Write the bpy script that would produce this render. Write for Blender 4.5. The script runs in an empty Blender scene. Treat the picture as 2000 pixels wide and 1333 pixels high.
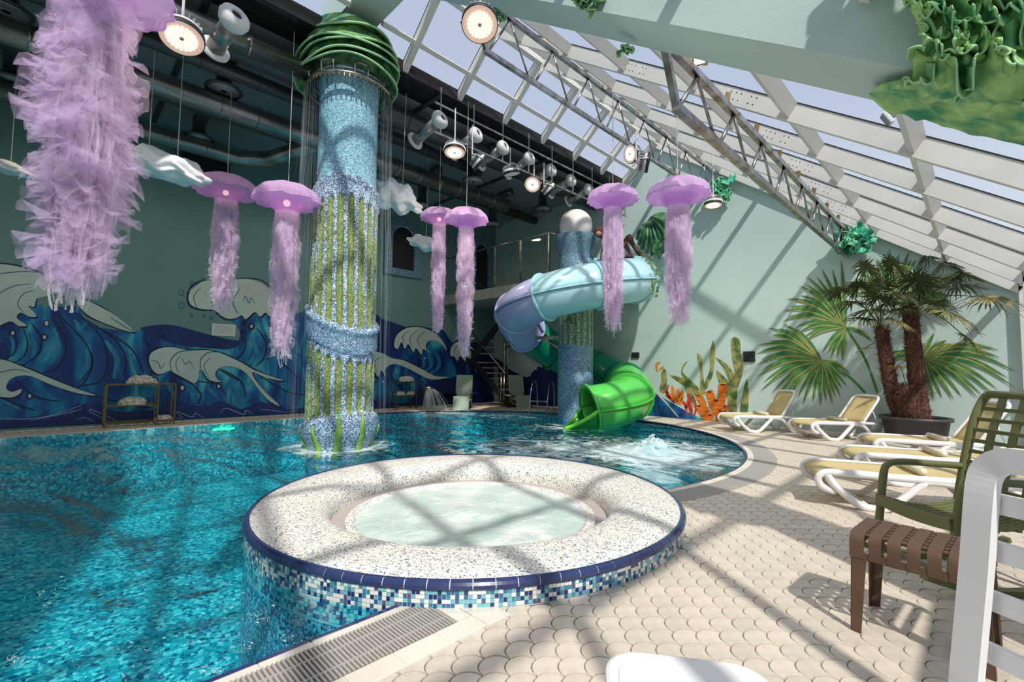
import bpy, math, random
import numpy as np
from mathutils import Vector, Matrix, noise
random.seed(7)
SC = bpy.context.scene
PI = math.pi; sin = math.sin; cos = math.cos; R = math.radians
# ------------------------------------------------------------------ camera, sky, sun, exposure
YAW, PITCH, ROLL, FOC, EYE = R(45.06), R(3.25), R(.61), 910.8, 1.35
_f = Vector((-sin(YAW)*cos(PITCH), cos(YAW)*cos(PITCH), sin(PITCH)))
_r = Vector((cos(YAW), sin(YAW), 0)); _u = _r.cross(_f)
_r, _u = cos(ROLL)*_r + sin(ROLL)*_u, -sin(ROLL)*_r + cos(ROLL)*_u
CAM = Vector((0, 0, EYE))
cd = bpy.data.cameras.new('camera'); co = bpy.data.objects.new('camera', cd); SC.collection.objects.link(co)
cd.sensor_width = 36; cd.lens = FOC/2000*36; cd.clip_start = .05; cd.clip_end = 500
m3 = Matrix((_r, _u, -_f)).transposed()
co.matrix_world = Matrix.Translation(CAM) @ m3.to_4x4()
SC.camera = co
def ray(x, y): return (x-1000)/FOC*_r - (y-666.5)/FOC*_u + _f
def on(x, y, ax, val):                      # the point of plane axis=val seen at a photo pixel
    d = ray(x, y); return CAM + d*((val-CAM[ax])/d[ax])
def fl(x, y, z=0): return on(x, y, 2, z)
def dp(x, y, d): return CAM + ray(x, y)*d

w = bpy.data.worlds.new('sky'); SC.world = w; w.use_nodes = True
nt = w.node_tree; bg = nt.nodes['Background']
tc = nt.nodes.new('ShaderNodeTexCoord'); sx = nt.nodes.new('ShaderNodeSeparateXYZ'); rp = nt.nodes.new('ShaderNodeValToRGB')
nz = nt.nodes.new('ShaderNodeTexNoise'); nz.inputs['Scale'].default_value = 3.0
nt.links.new(tc.outputs['Generated'], nz.inputs['Vector'])
nt.links.new(tc.outputs['Generated'], sx.inputs[0]); nt.links.new(sx.outputs['Z'], rp.inputs[0])
e = rp.color_ramp.elements
e[0].position = 0; e[0].color = (.30, .32, .33, 1)
e[1].position = .9; e[1].color = (.38, .42, .54, 1)
q = e.new(.05); q.color = (.66, .68, .70, 1)
q = e.new(.45); q.color = (.43, .47, .57, 1)
nt.links.new(rp.outputs[0], bg.inputs[0]); bg.inputs[1].default_value = 1.0
sd = bpy.data.lights.new('sun', 'SUN'); so = bpy.data.objects.new('sun', sd); SC.collection.objects.link(so)
sd.energy = 3.1; sd.angle = R(1.5); sd.color = (1, .93, .82)
SUN = Vector((-.75, .5, -1.0)).normalized()
so.rotation_euler = SUN.to_track_quat('-Z', 'Y').to_euler(); so.location = (6, -4, 9)
# light of the visible high-bay lamps, then added fill lights without fixtures
def area(loc, w_, size, col=(1, .86, .70), aim=(0, 0, -1)):
    l = bpy.data.lights.new('lamp_and_fill_light', 'AREA'); l.shape = 'DISK'; l.size = size; l.energy = w_; l.color = col
    o_ = bpy.data.objects.new('lamp_and_fill_light', l); SC.collection.objects.link(o_); o_.location = loc
    o_.rotation_euler = Vector(aim).to_track_quat('-Z', 'Y').to_euler(); return o_
LAMP_FILL_W = 20
for x_, y_, d_, k_ in [(355, 76, 4.2, .35), (937, 49, 4.4, 1), (888, 299, 8.2, 1), (1040, 361, 10.1, 1), (1393, 402, 9.7, 1)]:
    area(dp(x_, y_, d_)-Vector((0, 0, .12)), LAMP_FILL_W*k_, .35)
for p_ in [(-7.6, -1.5, 5.6), (-10.8, .5, 5.9), (-11.0, 4.2, 5.9), (-11.0, 7.6, 5.9)]: area(p_, LAMP_FILL_W, .35)  # unseen fill lights, no lamps hang here; added to lift the dim left zone
SC.view_settings.view_transform = 'Standard'; SC.view_settings.look = 'None'
SC.view_settings.gamma = 1; SC.view_settings.use_curve_mapping = False
SC.view_settings.exposure = .42
SC.cycles.transparent_max_bounces = 14; SC.cycles.max_bounces = 7; SC.cycles.diffuse_bounces = 4
SC.cycles.glossy_bounces = 3; SC.cycles.transmission_bounces = 4; SC.cycles.sample_clamp_indirect = 6
SC.cycles.caustics_reflective = False; SC.cycles.caustics_refractive = False
SC.cycles.use_denoising = True

# ------------------------------------------------------------------ helpers
def S(r, g, b, a=1):
    f = lambda c: (c/255/12.92) if c/255 <= .04045 else ((c/255+.055)/1.055)**2.4
    return (f(r), f(g), f(b), a)
class N:
    def __init__(s, name):
        s.m = bpy.data.materials.new(name); s.m.use_nodes = True; s.t = s.m.node_tree
        s.b = s.t.nodes['Principled BSDF']; s.o = s.t.nodes['Material Output']
    def new(s, k, **kw):
        n = s.t.nodes.new('ShaderNode'+k)
        for a, v in kw.items():
            if hasattr(n, a): setattr(n, a, v)
            else: n.inputs[a.replace('_', ' ')].default_value = v
        return n
    def ln(s, a, b): s.t.links.new(a, b)
    def coord(s, sc=(1, 1, 1)):
        t = s.new('TexCoord'); mp = s.new('Mapping'); mp.inputs['Scale'].default_value = sc
        s.ln(t.outputs['Object'], mp.inputs[0]); return mp.outputs[0]
    def ramp(s, fac, stops, const=False):
        r = s.new('ValToRGB'); el = r.color_ramp.elements
        if const: r.color_ramp.interpolation = 'CONSTANT'
        el[0].position, el[0].color = stops[0]; el[1].position, el[1].color = stops[-1]
        for p, c in stops[1:-1]:
            q = el.new(p); q.color = c
        s.ln(fac, r.inputs[0]); return r.outputs[0]
    def bump(s, h, st, dist=.01):
        b = s.new('Bump'); b.inputs['Strength'].default_value = st; b.inputs['Distance'].default_value = dist
        s.ln(h, b.inputs['Height']); s.ln(b.outputs[0], s.b.inputs['Normal']); return b
def mat(name, c, r=.5, m=0, c2=None, sc=4, st=(1, 1, 1), bump=0, bsc=40, em=0, spec=.5, lo=.35, hi=.65, rnd=0):
    n = N(name); n.b.inputs['Roughness'].default_value = r; n.b.inputs['Metallic'].default_value = m
    n.b.inputs['Specular IOR Level'].default_value = spec
    n.b.inputs['Base Color'].default_value = c
    if c2 or bump: co_ = n.coord(st)
    if c2:
        z = n.new('TexNoise', Scale=sc, Detail=5.0); n.ln(co_, z.inputs['Vector'])
        out = n.ramp(z.outputs[0], [(lo, c), (hi, c2)]); n.ln(out, n.b.inputs['Base Color'])
        if rnd:
            oi = n.new('ObjectInfo'); h = n.new('HueSaturation'); mr = n.new('MapRange')
            mr.inputs[3].default_value = 1-rnd; mr.inputs[4].default_value = 1+rnd
            n.ln(oi.outputs['Random'], mr.inputs[0]); n.ln(mr.outputs[0], h.inputs['Value']); n.ln(out, h.inputs['Color'])
            n.ln(h.outputs[0], n.b.inputs['Base Color'])
    if bump:
        z = n.new('TexNoise', Scale=bsc, Detail=3.0); n.ln(co_, z.inputs['Vector']); n.bump(z.outputs[0], bump)
    if em: n.b.inputs['Emission Color'].default_value = c; n.b.inputs['Emission Strength'].default_value = em
    return n.m
def pebble(name, stops, sc, r=.35, grout=(.5, .55, .6, 1)):
    n = N(name); v = n.new('TexVoronoi', Scale=sc); n.ln(n.coord(), v.inputs['Vector'])
    sp = n.new('SeparateColor'); n.ln(v.outputs['Color'], sp.inputs[0])
    c = n.ramp(sp.outputs[0], stops, True); n.b.inputs['Roughness'].default_value = r
    e_ = n.new('TexVoronoi', Scale=sc); e_.feature = 'DISTANCE_TO_EDGE'; n.ln(n.coord(), e_.inputs['Vector'])
    g = n.ramp(e_.outputs['Distance'], [(.0, (0, 0, 0, 1)), (.09, (1, 1, 1, 1))])
    mx = n.new('Mix'); mx.data_type = 'RGBA'; n.ln(g, mx.inputs[0]); mx.inputs[6].default_value = grout; n.ln(c, mx.inputs[7])
    n.ln(mx.outputs[2], n.b.inputs['Base Color']); n.bump(g, .4, .004); return n.m
def veil(name, c, fac, c2=None, em=0, rough=.6):     # sheer cloth, spray: partly see-through
    n = N(name); d = n.new('BsdfDiffuse'); tr = n.new('BsdfTranslucent'); tp = n.new('BsdfTransparent')
    d.inputs[0].default_value = c; tr.inputs[0].default_value = c2 or c
    a = n.new('MixShader'); a.inputs[0].default_value = .45; n.ln(d.outputs[0], a.inputs[1]); n.ln(tr.outputs[0], a.inputs[2])
    b = n.new('MixShader'); b.inputs[0].default_value = fac; n.ln(tp.outputs[0], b.inputs[1]); n.ln(a.outputs[0], b.inputs[2])
    n.ln(b.outputs[0], n.o.inputs[0]); return n.m
OFF = {}
class MB:
    def __init__(s): s.v = []; s.f = []; s.mi = []; s.cur = 0
    def add(s, vs, fs):
        b = len(s.v); s.v += [tuple(p) for p in vs]; s.f += [tuple(b+i for i in f) for f in fs]; s.mi += [s.cur]*len(fs); return s
    def box(s, c, sz, M=None):
        x, y, z = sz[0]/2, sz[1]/2, sz[2]/2
        vs = [Vector((a*x, b*y, d*z)) for a in (-1, 1) for b in (-1, 1) for d in (-1, 1)]
        if M: vs = [M @ p for p in vs]
        return s.add([p+Vector(c) for p in vs], [(0, 1, 3, 2), (4, 6, 7, 5), (0, 4, 5, 1), (2, 3, 7, 6), (0, 2, 6, 4), (1, 5, 7, 3)])
    def bar(s, a, b, wd, h, up=(0, 0, 1), bev=0):        # rectangular bar from a to b
        a = Vector(a); b = Vector(b); d = (b-a).normalized(); sd_ = d.cross(Vector(up))
        if sd_.length < 1e-4: sd_ = d.cross(Vector((1, 0, 0)))
        sd_.normalize(); u = sd_.cross(d)
        if bev:
            k = bev; prof = [(-wd/2+k, -h/2), (wd/2-k, -h/2), (wd/2, -h/2+k), (wd/2, h/2-k), (wd/2-k, h/2), (-wd/2+k, h/2), (-wd/2, h/2-k), (-wd/2, -h/2+k)]
        else: prof = [(-wd/2, -h/2), (wd/2, -h/2), (wd/2, h/2), (-wd/2, h/2)]
        n = len(prof); vs = [p+sd_*q[0]+u*q[1] for p in (a, b) for q in prof]
        return s.add(vs, [(i, (i+1) % n, n+(i+1) % n, n+i) for i in range(n)]+[tuple(range(n))[::-1], tuple(range(n, 2*n))])
    def tube(s, path, r, n=8, caps=True, closed=False):
        P = [Vector(p) for p in path]; L = len(P); rr = r if hasattr(r, '__len__') else [r]*L
        prev = None; base = len(s.v); vs = []
        for i, p in enumerate(P):
            if closed: t = P[(i+1) % L]-P[i-1]
            else: t = P[min(i+1, L-1)]-P[max(i-1, 0)]
            t.normalize()
            if prev is None:
                a = t.cross(Vector((0, 0, 1)))
                if a.length < .05: a = t.cross(Vector((1, 0, 0)))
            else: a = prev-t*prev.dot(t)
            a.normalize(); prev = a; b = t.cross(a)
            vs += [p+(a*cos(2*PI*k/n)+b*sin(2*PI*k/n))*rr[i] for k in range(n)]
        fs = []
        for i in range(L if closed else L-1):
            j = (i+1) % L
            fs += [(i*n+k, i*n+(k+1) % n, j*n+(k+1) % n, j*n+k) for k in range(n)]
        if caps and not closed: fs += [tuple(range(n))[::-1], tuple(range((L-1)*n, L*n))]
        return s.add(vs, fs)
    def strip(s, path, wd, up=(0, 0, 1), th=.004):        # ribbon of a given width, thin
        P = [Vector(p) for p in path]; L = len(P); ww = wd if hasattr(wd, '__len__') else [wd]*L; vs = []
        for i, p in enumerate(P):
            t = (P[min(i+1, L-1)]-P[max(i-1, 0)]).normalized(); u = Vector(up[i] if hasattr(up[0], '__len__') else up)
            a = t.cross(u).normalized(); vs += [p-a*ww[i]/2, p+a*ww[i]/2]
        return s.add(vs, [(2*i, 2*i+1, 2*i+3, 2*i+2) for i in range(L-1)])
    def lathe(s, prof, c=(0, 0, 0), n=32, M=None):
        vs = [Vector((r*cos(2*PI*k/n), r*sin(2*PI*k/n), z)) for r, z in prof for k in range(n)]
        if M: vs = [M @ p for p in vs]
        vs = [p+Vector(c) for p in vs]
        return s.add(vs, [(i*n+k, i*n+(k+1) % n, (i+1)*n+(k+1) % n, (i+1)*n+k) for i in range(len(prof)-1) for k in range(n)])
    def disc(s, c, r, n=24, M=None):
        vs = [Vector((r*cos(2*PI*k/n), r*sin(2*PI*k/n), 0)) for k in range(n)]
        if M: vs = [M @ p for p in vs]
        return s.add([p+Vector(c) for p in vs], [tuple(range(n))])
    def grid(s, fn, nu, nv, cu=False):
        vs = [fn(i/(nu if cu else nu-1), j/(nv-1)) for j in range(nv) for i in range(nu)]
        return s.add(vs, [(j*nu+i, j*nu+(i+1) % nu, (j+1)*nu+(i+1) % nu, (j+1)*nu+i) for j in range(nv-1) for i in range(nu if cu else nu-1)])
    def ball(s, c, r, n=16, m=10, sq=(1, 1, 1)):
        c = Vector(c)
        return s.grid(lambda u, v: c+Vector((sin(PI*v)*cos(2*PI*u)*r*sq[0], sin(PI*v)*sin(2*PI*u)*r*sq[1], -cos(PI*v)*r*sq[2])), n, m, True)
    def prism(s, pts, z0, z1, ax=2):                      # polygon pts in the plane normal to ax, extruded
        n = len(pts)
        def mk(p, z): return {2: (p[0], p[1], z), 1: (p[0], z, p[1]), 0: (z, p[0], p[1])}[ax]
        return s.add([mk(p, z0) for p in pts]+[mk(p, z1) for p in pts],
                     [tuple(range(n))[::-1], tuple(range(n, 2*n))]+[(i, (i+1) % n, n+(i+1) % n, n+i) for i in range(n)])
    def build(s, name, m=None, parent=None, smooth=False, kind=None, label=None, local=False, solid=0, sub=0, bevel=0, top=None):
        vs = s.v
        me = bpy.data.meshes.new(name)
        if parent is not None: off = Vector((0, 0, 0)) if local else OFF[parent.name]
        elif local: off = Vector((0, 0, 0))
        else:
            a = np.array(vs); off = Vector(((a[:, 0].min()+a[:, 0].max())/2, (a[:, 1].min()+a[:, 1].max())/2, a[:, 2].min()))
        if off.length: vs = [(p[0]-off[0], p[1]-off[1], p[2]-off[2]) for p in vs]
        me.from_pydata(vs, [], s.f)
        for mm in (m if isinstance(m, (list, tuple)) else [m]): me.materials.append(mm)
        if isinstance(m, (list, tuple)): me.polygons.foreach_set('material_index', s.mi)
        if smooth: me.polygons.foreach_set('use_smooth', [True]*len(me.polygons))
        me.update()
        o = bpy.data.objects.new(name, me); SC.collection.objects.link(o)
        OFF[o.name] = off
        if parent is not None: o.parent = parent
        else: o.location = off
        if kind: o['kind'] = kind
        if label: o['label'] = label
        if top: o['label'], o['category'] = top[0], top[1]
        if top and len(top) > 2: o['group'] = top[2]
        if bevel:
            b = o.modifiers.new('b', 'BEVEL'); b.width = bevel; b.segments = 2; b.limit_method = 'ANGLE'; b.angle_limit = R(40)
        if solid: q_ = o.modifiers.new('s', 'SOLIDIFY'); q_.thickness = solid; q_.offset = 0
        if sub: q_ = o.modifiers.new('u', 'SUBSURF'); q_.levels = sub; q_.render_levels = sub
        return o
def thing(name, label, cat, loc=(0, 0, 0), group=None, rz=0):
    o = bpy.data.objects.new(name, None); SC.collection.objects.link(o); o.location = loc; o.rotation_euler = (0, 0, rz)
    o.empty_display_size = .2; o['label'] = label; o['category'] = cat
    if group: o['group'] = group
    OFF[o.name] = Vector(loc); return o
def copy_tree(o, parent=None):
    c = o.copy(); SC.collection.objects.link(c); OFF[c.name] = OFF[o.name]
    if parent: c.parent = parent
    for ch in list(o.children): copy_tree(ch, c)
    return c
def lerp(tab, t):
    for (a, va), (b, vb) in zip(tab, tab[1:]):
        if (a <= t <= b) or (b <= t <= a): return va+(vb-va)*(t-a)/(b-a)
    return tab[0][1] if abs(t-tab[0][0]) < abs(t-tab[-1][0]) else tab[-1][1]
def smooth_path(P, n=6):
    P = [Vector(p) for p in P]; out = []
    for i in range(len(P)-1):
        a, b, c, d = P[max(i-1, 0)], P[i], P[i+1], P[min(i+2, len(P)-1)]
        for k in range(n):
            t = k/n; out.append(.5*((2*b)+(c-a)*t+(2*a-5*b+4*c-d)*t*t+(3*b-a-3*c+d)*t**3))
    return out+[P[-1]]

# ------------------------------------------------------------------ materials
M = {}
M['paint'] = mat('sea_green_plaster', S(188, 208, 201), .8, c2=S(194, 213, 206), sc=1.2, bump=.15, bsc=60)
M['paint_shaded'] = mat('shaded_sea_green_plaster', S(108, 142, 137), .8, c2=S(114, 148, 143), sc=1, bump=.1, bsc=50)  # same plaster as the line above, left wall's shade put into a darker colour
M['white'] = mat('white_painted_metal', S(226, 222, 214), .45, c2=S(216, 213, 206), sc=2)
M['gasket'] = mat('black_gasket', S(22, 22, 24), .6)
M['tile'] = mat('cream_tile', S(218, 206, 189), .42, c2=S(205, 193, 175), sc=9, bump=.25, bsc=70, rnd=.07)
M['grout'] = mat('brown_grout', S(120, 108, 94), .9, c2=S(150, 136, 118), sc=3)
M['curb'] = mat('smooth_cream_tile', S(232, 224, 210), .35, c2=S(222, 213, 198), sc=3)
M['grate'] = mat('grey_plastic_grate', S(176, 170, 164), .5)
M['dark'] = mat('dark_void', S(48, 44, 42), .8)
M['steel'] = mat('stainless_steel', S(192, 188, 182), .28, 1, c2=S(134, 124, 114), sc=6)
M['duct'] = mat('galvanised_duct', S(176, 174, 170), .3, .9, c2=S(120, 120, 118), sc=3, st=(1, .2, 1))
M['ceil'] = mat('dark_grey_ceiling', S(150, 152, 154), .4, c2=S(138, 140, 143), sc=.8)
M['gloss'] = mat('mirror_black_ceiling', S(60, 58, 60), .08, .6)
M['duct_dark'] = mat('black_duct', S(84, 86, 88), .38, .6)
M['plastic'] = mat('white_resin', S(236, 233, 232), .35)
M['sling'] = mat('straw_sling', S(216, 196, 142), .7, c2=S(200, 178, 124), sc=60, st=(1, 1, 1), bump=.3, bsc=300)
M['roll'] = mat('cream_headrest', S(228, 220, 200), .7, c2=S(210, 200, 176), sc=30)
M['olive'] = mat('olive_resin', S(112, 114, 66), .42, c2=S(102, 106, 60), sc=3)
M['brown'] = mat('brown_resin', S(98, 72, 56), .5, c2=S(90, 66, 50), sc=5)
M['pot'] = mat('black_plastic_pot', S(60, 58, 60), .45)
M['soil'] = mat('soil', S(60, 46, 36), .9, c2=S(40, 30, 24), sc=30, bump=.6)
M['mosaic'] = pebble('blue_white_mosaic', [(0, S(214, 226, 230)), (.24, S(140, 184, 208)), (.42, S(80, 138, 178)), (.62, S(40, 88, 148)), (.80, S(22, 48, 106))], 55)
M['mosaic_light'] = pebble('aqua_mosaic', [(0, S(176, 222, 226)), (.2, S(120, 196, 212)), (.5, S(78, 164, 194)), (.75, S(56, 136, 176)), (.9, S(40, 106, 156))], 55)
M['mosaic_deep'] = pebble('deep_blue_mosaic', [(0, S(150, 190, 206)), (.2, S(72, 134, 172)), (.5, S(44, 98, 150)), (.75, S(30, 70, 126)), (.9, S(22, 48, 100))], 55)
M['moss'] = pebble('green_mosaic', [(0, S(176, 182, 104)), (.3, S(142, 158, 76)), (.6, S(110, 134, 60)), (.85, S(80, 106, 52))], 60, .5, S(96, 112, 58))
M['arch'] = pebble('teal_mosaic', [(0, S(90, 150, 172)), (.3, S(52, 112, 142)), (.6, S(34, 86, 118)), (.85, S(24, 62, 98))], 50)
M['poolfloor'] = pebble('pool_mosaic', [(0, S(235, 245, 235)), (.10, S(170, 228, 224)), (.30, S(80, 190, 196)), (.55, S(50, 158, 176)), (.75, S(34, 124, 150)), (.9, S(24, 92, 130))], 24, .4, S(110, 186, 190))
def terrazzo():
    n = N('speckled_terrazzo'); v = n.new('TexVoronoi', Scale=105.0); n.ln(n.coord(), v.inputs['Vector'])
    sp = n.new('SeparateColor'); n.ln(v.outputs['Color'], sp.inputs[0])
    c = n.ramp(sp.outputs[0], [(0, S(236, 230, 218)), (.4, S(222, 216, 204)), (.62, S(244, 240, 230)), (.76, S(176, 186, 188)), (.86, S(110, 136, 160)), (.93, S(52, 70, 110)), (.97, S(150, 120, 100))], True)
    n.ln(c, n.b.inputs['Base Color']); n.b.inputs['Roughness'].default_value = .45; n.bump(v.outputs['Distance'], .3, .004); return n.m
M['terrazzo'] = terrazzo()
M['navy_tile'] = mat('navy_glazed_tile', S(40, 50, 92), .15, c2=S(52, 64, 106), sc=8)
def glass(name, tint, refl=1.0, rough=.02):
    n = N(name); tp = n.new('BsdfTransparent'); tp.inputs[0].default_value = tint; g = n.new('BsdfGlossy'); g.inputs['Roughness'].default_value = rough
    f_ = n.new('Fresnel'); f_.inputs[0].default_value = 1.45; k = n.new('Math', operation='MULTIPLY'); k.inputs[1].default_value = refl; n.ln(f_.outputs[0], k.inputs[0])
    ge = n.new('NewGeometry'); iv_ = n.new('Math', operation='SUBTRACT'); iv_.inputs[0].default_value = 1; n.ln(ge.outputs['Backfacing'], iv_.inputs[1]); k2 = n.new('Math', operation='MULTIPLY'); n.ln(k.outputs[0], k2.inputs[0]); n.ln(iv_.outputs[0], k2.inputs[1]); k = k2
    ms = n.new('MixShader'); n.ln(k.outputs[0], ms.inputs[0]); n.ln(tp.outputs[0], ms.inputs[1]); n.ln(g.outputs[0], ms.inputs[2]); n.ln(ms.outputs[0], n.o.inputs[0]); return n.m
M['pane'] = glass('roof_glass', (.88, .92, .97, 1), .5)
M['railglass'] = glass('balustrade_glass', (.9, .96, .94, 1), 1)
M['tulle'] = veil('lilac_tulle', S(246, 226, 250), .34, S(248, 226, 252))
M['tulle_pale'] = veil('pale_pink_tulle', S(250, 232, 248), .36, S(250, 234, 250))
M['tulle_white'] = veil('iridescent_white_ribbon', S(244, 236, 240), .6)
M['tulle_big'] = veil('sheer_lilac_tulle', S(238, 214, 246), .22, S(242, 218, 248))
M['dome'] = veil('violet_organza', S(242, 208, 244), .66, S(250, 210, 252))
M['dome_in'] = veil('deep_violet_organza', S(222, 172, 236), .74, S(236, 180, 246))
M['cord'] = mat('pale_cord', S(190, 186, 180), .6)
M['cloud'] = mat('white_foam_cloud', S(246, 246, 246), .8)
M['lamp_on'] = mat('lit_led_face', (1, .82, .58, 1), .4, em=5)
M['led_ring'] = mat('led_face', (.62, .42, .33, 1), .4, em=.5)
M['lamp_body'] = mat('grey_lamp_housing', S(150, 150, 150), .4, .4)
M['lampwhite'] = mat('white_lamp_housing', S(215, 214, 212), .4)
M['leaf_sc'] = mat('painted_seaweed', S(24, 104, 84), .55, c2=S(142, 186, 108), sc=5, lo=.38, hi=.66, bump=.3, bsc=14)
M['drape'] = mat('bright_seaweed', S(44, 140, 96), .5, c2=S(176, 214, 130), sc=7, lo=.36, hi=.64, bump=.4, bsc=20)
M['leaf_dk'] = mat('dark_seaweed', S(16, 74, 58), .55, c2=S(92, 146, 96), sc=4, lo=.38, hi=.7)
M['leaf_tip'] = mat('pale_seaweed_edge', S(168, 214, 160), .5)
M['teal_weed'] = mat('turquoise_seaweed', S(20, 130, 104), .5, c2=S(96, 206, 166), sc=14)
M['foamw'] = mat('white_water', S(206, 220, 220), .5, c2=S(150, 186, 192), sc=6, bump=.8, bsc=30)
M['brass'] = mat('dull_brass', S(120, 100, 58), .4, .7)
M['fluff'] = mat('cream_fluff', S(226, 218, 200), .9, c2=S(190, 182, 168), sc=20, bump=.9, bsc=40)
M['sage'] = mat('sage_canvas', S(150, 168, 150), .8)
M['stone'] = mat('grey_concrete', S(150, 150, 142), .8, c2=S(134, 134, 128), sc=3)
M['black'] = mat('matt_black', S(26, 26, 28), .6)
M['fur'] = mat('brown_fur', S(92, 60, 46), .8, c2=S(60, 38, 30), sc=20, bump=.8, bsc=60)
M['skin_ape'] = mat('pale_muzzle', S(176, 128, 100), .6)
M['ivy'] = mat('ivy_green', S(60, 96, 44), .5, c2=S(130, 150, 70), sc=6)
M['orb'] = mat('opal_globe', S(238, 226, 216), .35)
# ------------------------------------------------------------------ setting
XL, XR, YB, YF = -13.4, .56, -3.0, 12.4
PC, PR = Vector((-7.35, 6.25)), 4.97
SPA, SR = Vector((-3.52, 3.0)), 1.93
YR = [-2.0, -.68, .65, 1.98, 4.6, 5.92, 7.25, 8.56, 9.85, 11.15, 12.32]
def outline(off=0, y0=YB, n=64):
    r = PR+off
    return [(PC.x+r, y0)]+[(PC.x+r*cos(PI*k/n), PC.y+r*sin(PI*k/n)) for k in range(n+1)]+[(PC.x-r, y0)]
deckpoly = [(XR, YB), (XR, YF), (XL, YF), (XL, YB)]+outline(.02)[::-1]
floor = MB().prism(deckpoly, -.3, -.007).build('floor', M['grout'], kind='structure')
o = outline(0); pw = MB(); n = len(o)
pw.add([(x, y, z) for z in (-1.3, -.012) for x, y in o], [(i, i+1, n+i+1, n+i) for i in range(n-1)])
pw.build('pool_wall', M['poolfloor'], floor)
MB().add([(x, y, -1.3) for x, y in outline(.02)], [tuple(range(n))]).build('pool_floor', M['poolfloor'], floor)
# fish-scale tiles: square lattice turned 45 degrees, each scale points to -X
rt = .085
def scale_pts(k=5, g=.955):
    a = [(rt*cos(t), rt*sin(t)) for t in [PI/2-PI*i/(2*k) for i in range(2*k+1)]]            # top arc, +u is the tip
    c1 = [(-rt+rt*sin(s), -rt+rt*cos(s)) for s in [PI/2*(1-i/k) for i in range(1, k+1)]]       # (0,-rt) to (-rt,0)
    c2 = [(-rt+rt*sin(s), rt-rt*cos(s)) for s in [PI/2*(i/k) for i in range(1, k)]]            # (-rt,0) to (0,rt)
    pts = a+c1+c2
    cx = -rt*.12
    return [(cx+(u-cx)*g, v*g) for u, v in pts]
def scale_mesh(mb, x, y, k, g=.955, dz=0, full=True):
    top = scale_pts(k, g*.965); rim = scale_pts(k, g); n = len(top)
    vs = [(x-u, y+v, dz) for u, v in top]+[(x-u, y+v, dz-.0035) for u, v in rim]
    fs = [tuple(range(n))[::-1]]+[(i, (i+1) % n, n+(i+1) % n, n+i) for i in range(n)]
    if full: vs += [(x-u, y+v, dz-.011) for u, v in rim]; fs += [(n+i, n+(i+1) % n, 2*n+(i+1) % n, 2*n+i) for i in range(n)]
    mb.add(vs, fs)
def in_deck(x, y):
    if not (XL+.03 < x < XR-.03 and YB+.5 < y < YF-.04): return False
    if (Vector((x, y))-SPA).length < SR-.02: return False
    if y < PC.y:
        if PC.x-PR-.1 < x < PC.x+PR+.1: return False
        if x < -1.93 and x > -3 and y < 1.85: return False
        if x > PC.x and y > 3.5 and x < PC.x+PR+.14: pass
    d = math.hypot(x-PC.x, y-PC.y); a = math.degrees(math.atan2(y-PC.y, x-PC.x))
    if y >= PC.y and d < PR+.1: return False
    if -25 < a < 50 and d < 5.37 and y > 4.0: return False
    return True
cells = []
nx = int((XR-XL)/rt)+2; ny = int((YF-YB)/(2*rt))+2
for i in range(nx):
    for j in range(ny):
        x = XL+i*rt; y = YB+j*2*rt+(rt if i % 2 else 0)
        if in_deck(x, y):
            v = Vector((x, y, 0))-CAM; d = v.dot(_f); d_ = max(d, .3)
            px = 1000+FOC*v.dot(_r)/d_; py = 666.5-FOC*v.dot(_u)/d_
            vis = d > .4 and -60 < px < 2060 and py < 1400
            cells.append((0 if vis else 1, d, x, y, px, py))
cells.sort()
proto = MB(); scale_mesh(proto, 0, 0, 5); 
first = None; cnt = 0; rest = MB()
for hid, d, x, y, px, py in cells:
    if hid == 0 and cnt < 300:
        if first is None:
            first = proto.build('scallop_tile', M['tile'], floor, local=True); t_ = first
        else: t_ = first.copy(); SC.collection.objects.link(t_)
        t_.location = Vector((x, y, random.uniform(-.0006, .0006)))-OFF['floor']; OFF[t_.name] = Vector((x, y, 0)); cnt += 1
    elif hid == 0 or y > -2.4: scale_mesh(rest, x, y, 5 if d < 6 else 3, dz=random.uniform(-.0006, .0006), full=d < 6)
    else: pass
rest.build('scallop_tiles_far', M['tile'], floor, kind='stuff')
# pool coping: navy edge pieces, cream curb pieces, straight drain with slats, curved drain
def ring_piece(mb, r0, r1, a0, a1, z0, z1, c=PC, n=4):
    A = [R(a0+(a1-a0)*i/n) for i in range(n+1)]
    P = [(c.x+r0*cos(a), c.y+r0*sin(a)) for a in A]+[(c.x+r1*cos(a), c.y+r1*sin(a)) for a in A[::-1]]
    mb.prism(P[::-1], z0, z1)
XE = PC.x+PR
y = -1.9
while y < 1.5:
    MB().box((XE+.018, y+.12, -.02), (.034, .236, .05)).build('navy_edge_tile', M['navy_tile'], floor, bevel=.006)
    MB().box((XE+.06, y+.12, -.001), (.05, .238, .012)).build('curb_tile', M['curb'], floor, bevel=.003)
    MB().box((-1.93, y+.12, -.001), (.126, .238, .012)).build('border_tile', M['curb'], floor, bevel=.003)
    y += .24
MB().box((-2.148, 1.652, -.001), (.304, .088, .012)).build('border_tile', M['curb'], floor)
MB().box((-2.09, 1.783, -.001), (.46, .156, .012)).build('border_tile', M['curb'], floor, bevel=.003)
MB().box((-2.147, -.15, -.035), (.30, 3.5, .05)).build('channel_bed', M['dark'], floor)
g = MB(); y = -1.9; k = 0
sl = MB().box((0, 0, 0), (.298, .0105, .014))
sl0 = None
rs = MB()
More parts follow.
